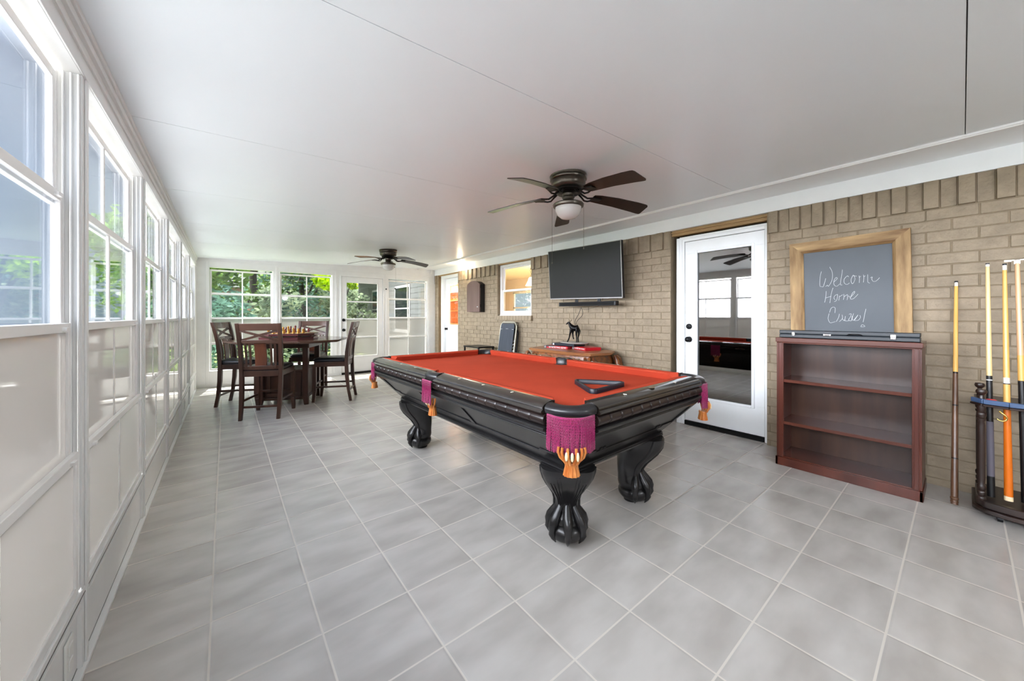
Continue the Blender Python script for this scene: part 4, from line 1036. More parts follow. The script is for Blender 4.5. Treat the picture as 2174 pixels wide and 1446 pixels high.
# boxes and figurine on the chest
def glyphs(parent, y0, y1, z, h, x, m='white', seed=3):
    """blocky little capital-like strokes of unreadable printed lettering"""
    r_ = random.Random(seed); mb = MB(); y = y0; st = 1 if y1 > y0 else -1
    while (y-y1)*st < 0:
        w = h*.62
        k = r_.choice('NOAIRTE')
        segs = {'N': [((0, 0), (0, 1)), ((0, 1), (1, 0)), ((1, 0), (1, 1))], 'O': [((0, 0), (0, 1)), ((0, 1), (1, 1)), ((1, 1), (1, 0)), ((1, 0), (0, 0))], 'A': [((0, 0), (.5, 1)), ((.5, 1), (1, 0))], 'I': [((.5, 0), (.5, 1))],
                'R': [((0, 0), (0, 1)), ((0, 1), (.8, .8)), ((.8, .8), (0, .5)), ((0, .5), (1, 0))], 'T': [((0, 1), (1, 1)), ((.5, 1), (.5, 0))], 'E': [((0, 0), (0, 1)), ((0, 1), (1, 1)), ((0, .5), (.8, .5)), ((0, 0), (1, 0))]}[k]
        for (a, b), (c, d) in segs: mb.bar((x, y+st*a*w, z+b*h), (x, y+st*c*w, z+d*h), h*.2, .001, up=(1, 0, 0))
        y += st*w*1.5
    return mb.build('printed_lettering', m, parent, smooth=False)
B1 = thing('game_box', 'red box with white lettering, left-hand one lying under the black box', 'box', (3.72, 3.56, .778), radians(9))
mb = MB(); mb.box((-.12, -.20, 0), (.15, .20, .034)); b_ = mb.build('box_shell', 'redbox', B1, bevel=.002)
mb = MB(); mb.box((-.121, .02, .020), (-.1195, .20, .034)); mb.box((-.1215, .155, .0), (-.119, .20, .030)); mb.build('dark_band', 'navybox', b_, smooth=False)
mb = MB(); mb.lathe([(.001, -.001), (.015, -.001), (.015, .001), (.001, .001)], 14, (-.1225, .178, .016), axis=(1, 0, 0)); mb.build('round_emblem', 'greyp', b_)
glyphs(b_, .11, -.17, .008, .017, -.1215, seed=5)
B2 = thing('game_box', 'bright red box with white lettering, sticking out right of the figurine disc', 'box', (3.80, 3.165, .778), radians(-17))
mb = MB(); mb.box((-.12, -.17, 0), (.12, .15, .040)); b_ = mb.build('box_shell', 'redbox', B2, bevel=.002)
glyphs(b_, .10, -.15, .012, .016, -.1212, seed=9)
mb = MB(); mb.box((-.123, .105, .002), (-.119, .152, .040)); mb.build('grey_end_label', 'greyp', b_, smooth=False)
B3 = thing('media_box', 'flat black box with a small white square mark, under the pale disc', 'box', (3.74, 3.47, .819), radians(4))
mb = MB(); mb.box((-.11, -.22, 0), (.14, .17, .034)); b_ = mb.build('box_shell', 'navybox', B3, bevel=.003)
mb = MB(); mb.box((-.112, .125, .006), (-.1095, .150, .030)); mb.build('white_square_mark', 'white', b_, smooth=False)
mb = MB(); mb.lathe([(.001, -.001), (.004, -.001), (.004, .001), (.001, .001)], 12, (-.1128, .1375, .018), axis=(1, 0, 0)); mb.build('mark_dot', 'greyp', b_)
FG = thing('figurine', 'dark metal long-legged animal figurine standing on a pale round disc', 'figurine', (3.76, 3.34, .853))
mb = MB(); mb.lathe([(.001, 0), (.20, 0), (.225, .006), (.23, .014), (.225, .018), (.001, .019)], 40, sx=.62, sy=1.0); mb.build('disc_base', 'disc', FG, ang=40)
# body along y-ish, facing the room
verts = {'hip': (.02, -.035, .205), 'mid': (.0, -.01, .20), 'chest': (-.02, .02, .215), 'neck': (-.03, .05, .25), 'head': (-.04, .065, .285), 'nose': (-.055, .085, .262)}
mb = MB()
mb.tube([(.03, -.055, .20), (.02, -.04, .215), (.01, -.015, .205), (-.01, .01, .21), (-.022, .035, .235), (-.03, .052, .262), (-.036, .062, .285)], [.016, .044, .040, .042, .032, .020, .016], 12)
mb.tube([(-.034, .055, .288), (-.04, .075, .283), (-.046, .095, .268), (-.05, .104, .26)], [.012, .014, .009, .005], 8)
for p in (((.03, -.05, .20), (.035, -.055, .13), (.028, -.045, .075), (.03, -.05, .018)), ((.0, -.045, .20), (-.01, -.05, .14), (.0, -.045, .08), (-.005, -.05, .018)),
          ((-.035, .02, .20), (-.05, .03, .13), (-.045, .05, .075), (-.055, .075, .018)), ((.0, .025, .20), (.01, .035, .13), (.0, .02, .09), (-.01, .0, .06))):
    mb.tube(p, [.022, .012, .0085, .009], 8)
for s in (-1, 1): mb.tube([(-.034+s*.006, .055, .295), (-.03+s*.02, .04, .315), (-.03+s*.028, .05, .335)], [.004, .003, .0015], 6)
mb.tube([(.02, -.065, .205), (.03, -.085, .17), (.03, -.09, .13)], [.008, .006, .002], 6)
mb.build('animal_body', 'iron', FG, ang=60)

# ------------------------------------------------------------ folded lounger leaning on the wall
LG = thing('folding_lounger', 'folded slate-blue mesh lounge chair leaning on the brick below the window', 'lounge chair', (3.80, 5.045, 0), rot=(0, radians(8), 0))
w2 = .225
pth = [Vector((0, -w2, .02)), Vector((0, -w2, 1.06)), Vector((0, -w2+.03, 1.11)), Vector((0, -w2+.07, 1.13)), Vector((0, w2-.07, 1.13)), Vector((0, w2-.03, 1.11)), Vector((0, w2, 1.06)), Vector((0, w2, .02))]
mb = MB(); mb.tube(pth, .0125, 10); mb.tube([(.0, -w2, .30), (0, w2, .30)], .011, 8); mb.build('tube_frame', 'tube', LG, ang=70)
mb = MB(); mb.tube([p+Vector((.05, 0, -.12)) if p.z > .5 else p+Vector((.05, 0, 0)) for p in pth], .0125, 10); mb.tube([(.05, -w2, .12), (.05, w2, .12)], .011, 8); mb.build('rear_frame', 'blackmetal', LG, ang=70)
mb = MB(); rings = []
for i in range(25):
    z = .06+1.045*i/24; k = 1 if z < 1.03 else sqrt(max(0.03, 1-((z-1.03)/.09)**2))
    ww = (w2-.032)*(.75+.25*k); xx = -.012-.010*sin(pi*i/24)
    rings.append([(xx-.012, -ww, z), (xx-.018, -ww*.5, z), (xx-.018, ww*.5, z), (xx-.012, ww, z), (xx, ww, z), (xx, -ww, z)])
mb.loft(rings); mb.build('sling', 'loungef', LG, ang=50)
mb = MB(); mb.tube([(-.026, -w2+.045, 1.0), (-.03, 0, 1.01), (-.026, w2-.045, 1.0)], .004, 6)
for s in (-1, 1):
    for k in range(13):
        z = .12+k*.056; mb.tube([(-.018, s*(w2-.034), z), (-.010, s*(w2-.018), z+.010), (-.012, s*(w2-.002), z+.014)], .0042, 6)
mb.build('bungee_lacing', 'bungee', LG, ang=70)

# dark low table glimpsed past the far pocket
ST = thing('low_table', 'black flat-topped low table barely showing behind the far corner pocket', 'table', (3.76, 5.73, 0))
mb = MB(); mb.box((-.18, -.26, .64), (.18, .26, .665)); mb.build('table_top', 'blackmetal', ST, bevel=.004)
for sx in (-.16, .16):
    for sy in (-.24, .24): mb = MB(); mb.bar((sx, sy, 0), (sx, sy, .64), .025, .025, up=(0, 1, 0)); mb.build('leg', 'blackmetal', ST)

# ------------------------------------------------------------ dartboard-style cabinet
DC = thing('wall_cabinet', 'arched taupe-brown wall cabinet with black sides on the brick beside the far window', 'cabinet', (4.035, 6.16, 1.31))
def arch(w, h, x0, x1, rise, mb):
    pts = [(-w/2, 0), (w/2, 0), (w/2, h-rise)]
    n = 12
    R = (w*w/4+rise*rise)/(2*rise); cz_ = h-R; a = math.asin(w/2/R)
    pts += [(R*sin(a-2*a*i/n), cz_+R*cos(a-2*a*i/n)) for i in range(1, n)] + [(-w/2, h-rise)]
    mb.loft([[(x0, y, z) for y, z in pts], [(x1, y, z) for y, z in pts]])
mb = MB(); arch(.46, .625, -.10, 0, .075, mb); mb.build('cabinet_case', 'blackp', DC, ang=30)
mb = MB(); arch(.47, .632, -.128, -.103, .078, mb); dd = mb.build('cabinet_door', 'cabw', DC, bevel=.003)
mb = MB(); mb.lathe([(.009, 0), (.004, .004), (.009, .014), (.001, .018)], 10, (-.128, -.17, .10), axis=(-1, 0, 0)); mb.build('knob', 'chrome', dd)
for z in (.12, .50): mb = MB(); mb.box((-.112, -.242, z-.03), (-.095, -.232, z+.03)); mb.build('hinge', 'blackmetal', dd)

# ------------------------------------------------------------ bookcase
BC = thing('bookcase', 'low red-brown mahogany bookcase with three empty shelves', 'bookcase', (3.60, .567, 0))
Wb, Hb, Dp = .40, 1.052, .34
mb = MB(); mb.box((-.012, -Wb-.006, Hb-.036), (Dp, Wb+.006, Hb)); mb.box((-.004, -Wb, Hb-.046), (Dp, Wb, Hb-.036)); mb.build('top_board', 'mahogh', BC, bevel=.003)
for s in (-1, 1):
    mb = MB(); y0 = s*Wb; y1 = s*(Wb-.018); mb.box((.006, min(y0, y1), 0), (Dp, max(y0, y1), Hb-.04)); y1 = s*(Wb-.045)
    mb.box((-.002, min(y0, y1), .07), (.018, max(y0, y1), Hb-.04)); mb.box((-.006, min(s*(Wb-.008), s*(Wb-.014)), .07), (0, max(s*(Wb-.008), s*(Wb-.014)), Hb-.04)); mb.box((-.006, min(s*(Wb-.032), s*(Wb-.038)), .07), (0, max(s*(Wb-.032), s*(Wb-.038)), Hb-.04))
    mb.build('side_panel', 'mahog', BC, bevel=.0015)
mb = MB(); mb.box((Dp-.012, -Wb+.01, .02), (Dp-.004, Wb-.01, Hb-.03)); mb.build('back_panel', 'mahogb', BC, smooth=False)
for z in (.361, .708):
    mb = MB(); mb.box((.008, -Wb+.018, z-.024), (Dp-.012, Wb-.018, z)); mb.build('shelf', 'mahogh', BC, bevel=.002)
mb = MB(); mb.box((.0, -Wb+.01, .055), (Dp-.012, Wb-.01, .075)); mb.build('bottom_shelf', 'mahogh', BC, bevel=.002)
mb = MB(); mb.box((-.014, -Wb-.006, 0), (.01, Wb+.006, .068)); mb.box((-.014, Wb-.012, 0), (Dp, Wb+.006, .068)); mb.box((-.014, -Wb-.006, 0), (Dp, -Wb+.012, .068)); mb.build('plinth', 'mahog', BC, bevel=.003)
# long black cue case on it
CC = thing('cue_case', 'long ribbed black hard case with silver latches lying on the bookcase', 'case', (3.655, .565, Hb))
mb = MB(); mb.box((-.035, -.39, .002), (.06, .39, .030)); mb.box((-.035, -.39, .034), (.06, .39, .062)); mb.box((-.031, -.386, .028), (.056, .386, .036)); mb.build('case_shell', 'case', CC, bevel=.004)
for y, w, h in ((.295, .011, .032), (.085, .024, .018), (-.265, .015, .036)):
    mb = MB(); mb.box((-.042, y-w, .032-h/2), (-.034, y+w, .032+h/2)); mb.box((-.046, y-w*.6, .026), (-.040, y+w*.6, .038)); mb.build('latch', 'chrome', CC, bevel=.003)
mb = MB(); mb.tube([(-.035, -.03, .034), (-.052, -.04, .042), (-.056, -.07, .042), (-.052, -.10, .042), (-.035, -.11, .034)], .004, 8); mb.build('handle', 'blackmetal', CC, ang=70)

# ------------------------------------------------------------ chalkboard
CBx = 4.012
CB = thing('chalkboard', 'grey chalkboard in a broad weathered-pine frame reading Welcome Home, behind the bookcase', 'chalkboard', (CBx, .60, 1.35), rot=(radians(-.9), 0, 0))
fw = .097
y0, y1, z0, z1 = -.3675, .3675, -.52, .532
def mitre(name, m, pts):   # outer a,b then inner b,a
    mb = MB(); A, B, C, D = pts
    prof = [(-.0, 0), (-.028, 0), (-.034, .012), (-.034, .80), (-.026, .93), (-.020, 1.0), (0, 1.0)]
    r0 = [(x, A[0]+(D[0]-A[0])*f, A[1]+(D[1]-A[1])*f) for x, f in prof]; r1 = [(x, B[0]+(C[0]-B[0])*f, B[1]+(C[1]-B[1])*f) for x, f in prof]
    mb.loft([r0, r1]); return mb.build(name, m, CB, fix=True, ang=30)
mitre('frame_top', 'pineh', ((y0, z1), (y1, z1), (y1-fw, z1-fw), (y0+fw, z1-fw)))
mitre('frame_bottom', 'pineh', ((y0, z0), (y1, z0), (y1-fw, z0+fw), (y0+fw, z0+fw)))
mitre('frame_stile', 'pinef', ((y0, z0), (y0, z1), (y0+fw, z1-fw), (y0+fw, z0+fw)))
mitre('frame_stile', 'pinef', ((y1, z0), (y1, z1), (y1-fw, z1-fw), (y1-fw, z0+fw)))
mb = MB(); mb.box((-.012, y0+fw, z0+fw-.01), (-.002, y1-fw+.005, z1-fw+.01)); mb.build('slate_panel', 'slate', CB, smooth=False)
# chalk writing: Welcome / Home / Queen!  (pixel strokes of the crop 1725,560 scale 10.33)
STK = ["195,170 165,300 160,480 195,500 240,495 290,320", "240,495 290,330", "290,500 330,470 350,495 420,380 440,250 420,150 385,90 380,70", "470,400 540,330 520,300 480,350 465,430 490,480 540,490 600,440",
       "655,130 640,250 615,400 620,465 655,465", "790,290 765,265 700,330 690,400 720,445 770,450 810,420", "890,250 850,330 850,400 880,440 930,350 920,280 890,250 930,270 970,270", "1020,260 1030,330 1025,420", "1030,300 1060,270", "1115,240 1125,300 1115,410", "1120,290 1160,260", "1210,235 1210,330 1215,405 1260,425", "1270,310 1310,290 1300,340 1330,385 1380,385 1430,350 1470,305",
       "300,600 295,700 285,760 265,850", "450,530 420,620 400,730 380,860", "290,750 340,735 410,715", "550,670 490,700 470,760 500,790", "550,670 545,740 520,810 475,830", "590,700 585,760 575,805", "600,720 660,680", "685,665 690,730 675,790", "700,720 750,680", "765,670 770,730 755,795", "790,700 830,735 920,640 920,605 880,640 850,700 830,770 890,770 950,720 1000,665",
       "375,1070 400,990 440,955 495,970 490,1080", "365,1090 340,1200 380,1290 430,1290 500,1270", "590,1100 570,1180 520,1270", "650,1120 655,1200 590,1270", "650,1200 700,1250 720,1150 715,1250 800,1250", "800,1110 850,1100 830,1170 790,1230 850,1250 870,1150", "900,1090 870,1200 900,1240 1000,1120 940,1210 920,1245 1000,1240 1050,1180 1040,1130", "1170,990 1140,1130 1110,1280", "1060,1380 1090,1335 1150,1375 1060,1385"]
mb = MB(); inv = None
Rm = Euler(CB.rotation_euler).to_matrix().transposed()
for s in STK:
    pts = []
    for p in s.split():
        a, b = map(float, p.split(',')); w = P_(1725+a/10.33, 560+b/10.33, CBx-.0125)
        q = Rm @ (w-Vector(CB.location)); q.x = -.0125; pts.append(q)
    sm = [pts[0]]
    for i in range(len(pts)-1):
        a = pts[max(i-1, 0)]; d = pts[min(i+2, len(pts)-1)]; b, c = pts[i], pts[i+1]
        for k in range(1, 5):
            t = k/4; sm.append(.5*(2*b+(c-a)*t+(2*a-5*b+4*c-d)*t*t+(3*b-a-3*c+d)*t*t*t))
    mb.tube(sm, .0013, 5)
mb.build('chalk_writing', 'chalk', CB, ang=80)

# ------------------------------------------------------------ cues
def cue(name, label, foot, tip, secs, tipr=.0065, buttr=.0145, cat='pool cue', group=None, ball=False):
    """secs: (fraction from butt, material) boundaries; tapered stick"""
    foot = Vector(foot); tip = Vector(tip); o = thing(name, label, cat, foot, group=group); d = tip-foot; L = d.length
    rad = lambda f: buttr+(tipr-buttr)*min(1, f)
    names = {'maple': 'shaft', 'maple2': 'shaft', 'maple3': 'shaft', 'ferr': 'ferrule', 'leather': 'tip', 'blackp': 'black_collar', 'orangew': 'butt', 'brownw': 'butt', 'greyw': 'linen_wrap', 'blackwood': 'butt', 'cream': 'butt_ring', 'white': 'joint_ring', 'rubber': 'bumper'}
    for (f0, m), (f1, _) in zip(secs, secs[1:]+[(1.0, None)]):
        mb = MB(); mb.tube([d*f0, d*(f0+(f1-f0)*.5), d*f1], [rad(f0), rad((f0+f1)/2), rad(f1)], 14)
        mb.build(names[m], m, o, ang=60)
    if ball:
        mb = MB(); mb.ball(d*.012, .0185, 14); mb.lathe([(.012, .03), (.019, .034), (.019, .045), (.012, .05)], 14); mb.build('ball_end', 'brownw', o, ang=60)
    return o
G_ = 'pool cues at the cue rack'
cue('pool_cue', 'brown-butted cue leaning alone against the brick, left of the rack', (3.675, .033, .016), (4.022, .028, 1.475), [(0, 'brownw'), (.19, 'blackp'), (.195, 'brownw'), (.30, 'brownw'), (.42, 'blackp'), (.425, 'brownw'), (.565, 'blackp'), (.572, 'maple2'), (.975, 'ferr'), (.993, 'leather')], .0085, .0165, ball=True, group=G_)
cue('pool_cue', 'pale maple cue with black joint and grey linen wrap, first in the rack', (3.70, -.110, .115), (3.80, -.099, 1.566), [(0, 'blackp'), (.085, 'greyw'), (.315, 'blackwood'), (.49, 'white'), (.494, 'blackp'), (.51, 'maple'), (.985, 'ferr'), (.995, 'leather')], .0085, .0165, group=G_)
cue('pool_cue', 'golden cue with orange butt and white joint ring, second in the rack', (3.68, -.173, .120), (3.80, -.163, 1.556), [(0, 'cream'), (.018, 'orangew'), (.40, 'maple2'), (.482, 'blackp'), (.486, 'ferr'), (.51, 'maple2'), (.972, 'ferr'), (.993, 'leather')], .0085, .0175, group=G_)
br = cue('bridge_stick', 'mechanical bridge stick with a white notched head, at the frame edge of the rack', (3.73, -.236, .115), (3.81, -.209, 1.575), [(0, 'blackwood'), (.49, 'blackp'), (.495, 'maple2'), (.60, 'maple3'), (.985, 'ferr')], .0095, .0175, cat='bridge stick')
mb = MB(); d = Vector((.08, .027, 1.46)); mb.box(d+Vector((-.008, -.045, -.004)), d+Vector((.004, .048, .004))); mb.box(d+Vector((-.008, .02, -.01)), d+Vector((.004, .048, -.004))); mb.box(d+Vector((-.008, -.012, -.025)), d+Vector((.004, .012, .004))); mb.build('bridge_head', 'ferr', br, bevel=.002)

# ------------------------------------------------------------ cue rack (runs on past the frame)
RK = thing('cue_rack', 'dark turned-post floor cue rack with a blue-edged top rail', 'cue rack', (3.60, -.05, 0))
def rk_poly(g):
    return [(.40+g, .012+g), (.06, .012+g), (-.01-g, -.03), (-.035-g, -.12), (-.045-g, -.30), (-.045-g, -.55), (-.01-g, -.66), (.06, -.70-g), (.40+g, -.70-g)]
mb = MB(); mb.prism(rk_poly(0), .035, .062); mb.prism(rk_poly(-.015), .062, .105); mb.build('base_board', 'rackw', RK, bevel=.006)
mb = MB(); mb.prism(rk_poly(-.01), .688, .700); tb = mb.build('top_board', 'rackw', RK, bevel=.002)
mb = MB(); pl = rk_poly(0)
mb = MB()
for (xa, ya), (xb, yb) in zip(pl[1:-2], pl[2:-1]): mb.bar((xa, ya, .712), (xb, yb, .712), .016, .028)
mb.build('blue_edge_rail', 'bluefelt', tb, bevel=.003)
mb = MB()
for (xa, ya), (xb, yb) in zip(pl[1:-2], pl[2:-1]): mb.bar((xa, ya, .690), (xb, yb, .690), .024, .012)
mb.build('edge_lip', 'rackw', tb, bevel=.003)
for x, y in ((.03, -.022), (.03, -.66), (.37, -.022), (.37, -.66)):
    mb = MB(); mb.lathe([(.016, .10), (.019, .11), (.019, .12), (.013, .126), (.018, .14), (.018, .155), (.013, .16), (.019, .175), (.019, .19), (.014, .20), (.0165, .24), (.0165, .56), (.0135, .585), (.019, .593), (.019, .603), (.014, .606), (.020, .622), (.020, .636), (.014, .642), (.018, .66), (.014, .69), (.013, .735), (.010, .745), (.021, .757), (.023, .768), (.019, .779), (.001, .783)], 18, (x, y, 0)); mb.build('turned_post', 'rackw', RK, ang=50)
for x, y in ((.02, -.09), (.36, -.06), (.02, -.62), (.36, -.62)):
    mb = MB(); mb.lathe([(.001, -.012), (.018, -.01), (.018, .01), (.001, .012)], 16, (x, y, .018), axis=(0, 1, 0)); mb.lathe([(.010, .018), (.010, .036)], 8, (x, y, 0)); mb.build('caster', 'blackmetal', RK, ang=40)
HK = tag(MB().tube([Vector((-.052, -.088, .66))+Vector((-.0, dy, dz)) for dy, dz in ((0.004, .012), (-.006, 0), (-.018, -.010), (-.024, -.024), (-.020, -.038), (-.008, -.045), (.006, -.041), (.012, -.034))], [.005, .0045, .004, .004, .004, .004, .0035, .003], 8).build('brass_hook', 'brass', RK, ang=70))
rp = thing('red_disc', 'small red plastic disc lying on the rack top beside the first cue', 'disc', (3.625, -.108, .712))
mb = MB(); mb.lathe([(.021, 0), (.023, .004), (.022, .010), (.016, .014), (.001, .016)], 20); mb.build('disc_body', 'redplast', rp, ang=50)

# ------------------------------------------------------------ ceiling fans
def make_fan(loc, az0, label):
    x, y = loc; zt = ceil_z(x)+.002
    F_ = thing('ceiling_fan', label, 'ceiling fan', (x, y, zt), group='five-blade hugger ceiling fans')
    mb = MB(); mb.lathe([(.001, 0), (.135, 0), (.142, -.010), (.138, -.020), (.132, -.024), (.140, -.032), (.138, -.040), (.128, -.046), (.132, -.054), (.128, -.085), (.118, -.098), (.10, -.104), (.001, -.105)], 40); mb.build('motor_housing', 'bronze', F_, ang=35)
    mb = MB(); mb.lathe([(.10, -.104), (.105, -.112), (.098, -.122), (.102, -.130), (.085, -.142), (.001, -.143)], 40); mb.build('hub', 'bronzed', F_, ang=35)
    mb = MB(); mb.lathe([(.045, -.14), (.042, -.16), (.048, -.17), (.040, -.185), (.046, -.20), (.090, -.212), (.112, -.218), (.118, -.226), (.115, -.240), (.104, -.246), (.098, -.246)], 40); mb.build('light_fitter', 'bronze', F_, ang=35)
    mb = MB(); mb.lathe([(.098, -.240), (.100, -.252), (.096, -.275), (.082, -.303), (.055, -.325), (.02, -.335), (.001, -.336)], 32); mb.build('glass_globe', 'globe', F_, ang=60)
    for k in range(5):
        a = radians(az0+72*k); R = Matrix.Rotation(a, 3, 'Z'); pitch = Matrix.Rotation(radians(-13), 3, 'X')
        zb = lambda r: -.160-.055*max(0, (r-.2)/.46)**1.6
        up_, dn = [], []
        prof = [(.20, .030), (.205, .044), (.26, .052), (.40, .060), (.56, .067), (.63, .069), (.648, .066), (.655, .058), (.657, .05)]
        rings = []
        for r, w in prof:
            w = max(w, .004); ring = []
            ln = [(-w, -.003), (w, -.003), (w, .003), (-w, .003)]
            for yy, zz in ln: q = pitch @ Vector((0, yy, zz)); ring.append(R @ Vector((r, q.y, q.z+zb(r))))
            rings.append(ring)
        mb = MB(); n = 4; vs = [v for r in rings for v in r]; fs = []; base = 0
        mb.loft(rings)
        bl = mb.build('blade', ['bladed', 'bladel'], F_, ang=30)
        # walnut on one face, oak on the other
        for pgn in bl.data.polygons:
            pgn.material_index = 1 if pgn.normal.z > .3 else 0
        mb = MB()
        for s in (-1, 1):
            mb.tube([R @ Vector((r, yy*s, z)) for r, yy, z in ((.085, .012, -.128), (.115, .018, -.150), (.145, .030, -.172), (.175, .038, -.172), (.205, .034, -.166), (.26, .022, -.166))], [.008, .0075, .007, .007, .007, .005], 7)
        mb.bar(R @ Vector((.19, 0, -.167)), R @ Vector((.27, 0, -.168)), .05, .006)
        mb.build('blade_iron', 'bronzed', F_, ang=60)
    return F_
f1 = make_fan((2.05, 1.88), 48, 'dark-bladed ceiling fan with frosted bowl light above the pool table')
f2 = make_fan((2.07, 5.82), 66, 'dark-bladed ceiling fan with frosted bowl light near the dining set')
for f_, cs in ((f1, ((-.098, .075, -.245, -.66), (.078, -.085, -.245, -.55))), (f2, ((.10, -.06, -.245, -.62),))):
    for cx, cy, za, zb_ in cs:
        mb = MB(); mb.tube([(cx, cy, za), (cx, cy, zb_)], .0011, 5); mb.ball((cx, cy, zb_-.008), .004, 8, (1, 1, 2.4)); mb.ball((cx, cy, (za+zb_)/2-.02), .0028, 6); mb.build('pull_chain', 'bronze', f_, ang=60)

f3 = make_fan((2.03, -2.06), 20, 'dark-bladed ceiling fan added out of view behind the camera to carry a fill lamp')  # extra fan, added unseen to hold the fill lamp
L_ = bpy.data.lights.new('fill_lamp', 'POINT'); L_.energy = FILL_LAMP_W; L_.color = (.93, .96, 1); L_.shadow_soft_size = .09  # added lamp behind the camera, fills the near part of the room
lo = bpy.data.objects.new('fill_lamp', L_); COL.objects.link(lo); lo.location = (2.03, -2.06, 2.035)
# ------------------------------------------------------------ small fixtures
SP_ = thing('spot_lamp', 'small white lit lamp under the soffit above the far brick wall', 'lamp', (3.93, 6.62, 2.352))
mb = MB(); mb.lathe([(.001, 0), (.03, 0), (.03, -.012), (.014, -.016), (.014, -.030), (.001, -.031)], 18); mb.build('lamp_base', 'framew', SP_, ang=40)
mb = MB(); mb.lathe([(.010, -.03), (.022, -.045), (.025, -.065), (.018, -.082), (.001, -.088)], 18); mb.build('bulb', mat('glowing_bulb', rgb(255, 226, 186), .4, emit=26), SP_, ang=60)
L_ = bpy.data.lights.new('spot_lamp_light', 'POINT'); L_.energy = 4.0; L_.color = (1, .80, .56); L_.shadow_soft_size = .03
lo = bpy.data.objects.new('spot_lamp_light', L_); COL.objects.link(lo); lo.location = (3.88, 6.62, 2.225); 
SN = thing('motion_sensor', 'small white sensor box high in the corner of the end wall', 'sensor', (3.93, YE-.03, 2.30), rot=(radians(8), 0, radians(30)))
mb = MB(); mb.box((-.026, -.02, -.05), (.026, .012, .045)); mb.box((-.015, -.026, -.03), (.015, -.018, .0)); mb.build('sensor_body', 'outlet', SN, bevel=.006)
for x, z, lb in ((2.828, 1.835, 'small black dot-like hook on the post between end door and right end window'),):
    HK2 = tag(MB().lathe([(.001, 0), (.014, 0), (.016, .01), (.011, .018), (.001, .02)], 12, (x, YE-.008, z), axis=(0, -1, 0)).build('wall_hook', 'blackmetal', None, ang=60), lb, 'hook')
HK3 = tag(MB().lathe([(.001, 0), (.016, 0), (.018, .01), (.012, .018), (.001, .02)], 12, (3.06, YE+.055, 1.86), axis=(0, -1, 0)).build('window_alarm_contact', 'blackmetal', None, ang=60), 'small black contact on the top pane of the right end window', 'sensor')

# ------------------------------------------------------------ kitchen things seen through glass
PL = thing('pendant_lamp', 'white glass bell pendant lamp glowing behind the brick-wall window', 'pendant lamp', (5.6, 6.32, 2.02))
mb = MB(); mb.lathe([(.025, .12), (.045, .10), (.065, .03), (.10, -.04), (.125, -.08), (.118, -.08), (.06, .02), (.03, .09)], 24); mb.build('lamp_shade', mat('glowing_shade', rgb(255, 236, 206), .4, emit=3.0), PL, ang=60)
mb = MB(); mb.tube([(0, 0, .12), (.012, 0, .2), (-.010, 0, .28), (.010, 0, .36), (0, 0, .53)], .006, 6); mb.build('chain', 'bronze', PL, ang=60)
for p_, e_, col in (((6.0, 6.1, 2.2), 150, (1, .95, .86)), ((5.8, 10.8, 2.2), 130, (1, .92, .80))):
    L_ = bpy.data.lights.new('kitchen_light', 'POINT'); L_.energy = e_; L_.color = col; L_.shadow_soft_size = .12
    lo = bpy.data.objects.new('kitchen_light', L_); COL.objects.link(lo); lo.location = p_
kc_ = thing('kitchen_counter', 'pale kitchen counter just inside the brick-wall window', 'counter', (4.55, 5.05, 0))
mb = MB(); mb.box((-.30, -.9, 0), (.28, .9, 1.19)); mb.build('cabinet_body', 'kwhite', kc_); mb = MB(); mb.box((-.31, -.9, 1.19), (.30, .9, 1.225)); mb.build('worktop', 'greyp', kc_)
for (x, y, m, r, h, lb) in ((4.62, 5.83, 'cabw', .05, .11, 'brown canister on the counter behind the window'), (4.62, 5.68, 'ferr', .045, .09, 'cream canister on the counter behind the window'), (4.60, 5.52, 'chrome', .04, .09, 'metal canister on the counter behind the window'), (4.62, 5.34, 'kwhite', .07, .07, 'white bowl on the counter behind the window')):
    t_ = thing('canister' if 'bowl' not in lb else 'bowl', lb, 'container', (x, y, 1.225)); mb = MB(); mb.lathe([(.001, 0), (r, 0), (r*1.02, h*.8), (r*.9, h*.86), (r*.9, h), (.001, h*1.02)], 18); mb.build('vessel_body', m, t_, ang=40)
hc = thing('hutch', 'honey-coloured wooden hutch seen through the far door glass', 'cabinet', (5.9, 10.75, 0))
mb = MB(); mb.box((-.25, -1.0, 0), (.25, 1.2, .95)); mb.box((-.30, -1.05, .95), (.30, 1.25, .985)); mb.box((.0, -1.0, .985), (.25, -.93, 2.25)); mb.box((.0, 1.13, .985), (.25, 1.2, 2.25)); mb.box((-.03, -1.05, 2.25), (.27, 1.25, 2.32)); mb.box((.22, -1.0, .985), (.25, 1.2, 2.25))
for z in (1.38, 1.72, 2.0): mb.box((0, -.95, z), (.24, 1.15, z+.025))
mb.build('hutch_body', 'hutch', hc, bevel=.004)
# ------------------------------------------------------------ outdoors
S(MB().box((-40, YE+.16, -.20), (40, 60, -.10)).build('ground_lawn', 'grass', smooth=False))
S(MB().box((-40, -30, -.22), (XL-.16, YE+.16, -.12)).build('ground_yard', 'concrete', smooth=False))
S(MB().box((XL-.3, -30, -.22), (12, YB-.35, -.12)).build('ground_patio', 'concrete', smooth=False))
S(MB().box((2.4, YE+.16, -.10), (4.0, 11.0, -.06)).build('ground_step', 'concrete', smooth=False))
# roof edge over the end wall (the patio roof runs a little past it)
S(MB().box((XL-.5, YE+.1, 2.42), (XR+.2, YE+.75, 2.55)).build('trim_7', 'framew', smooth=False))

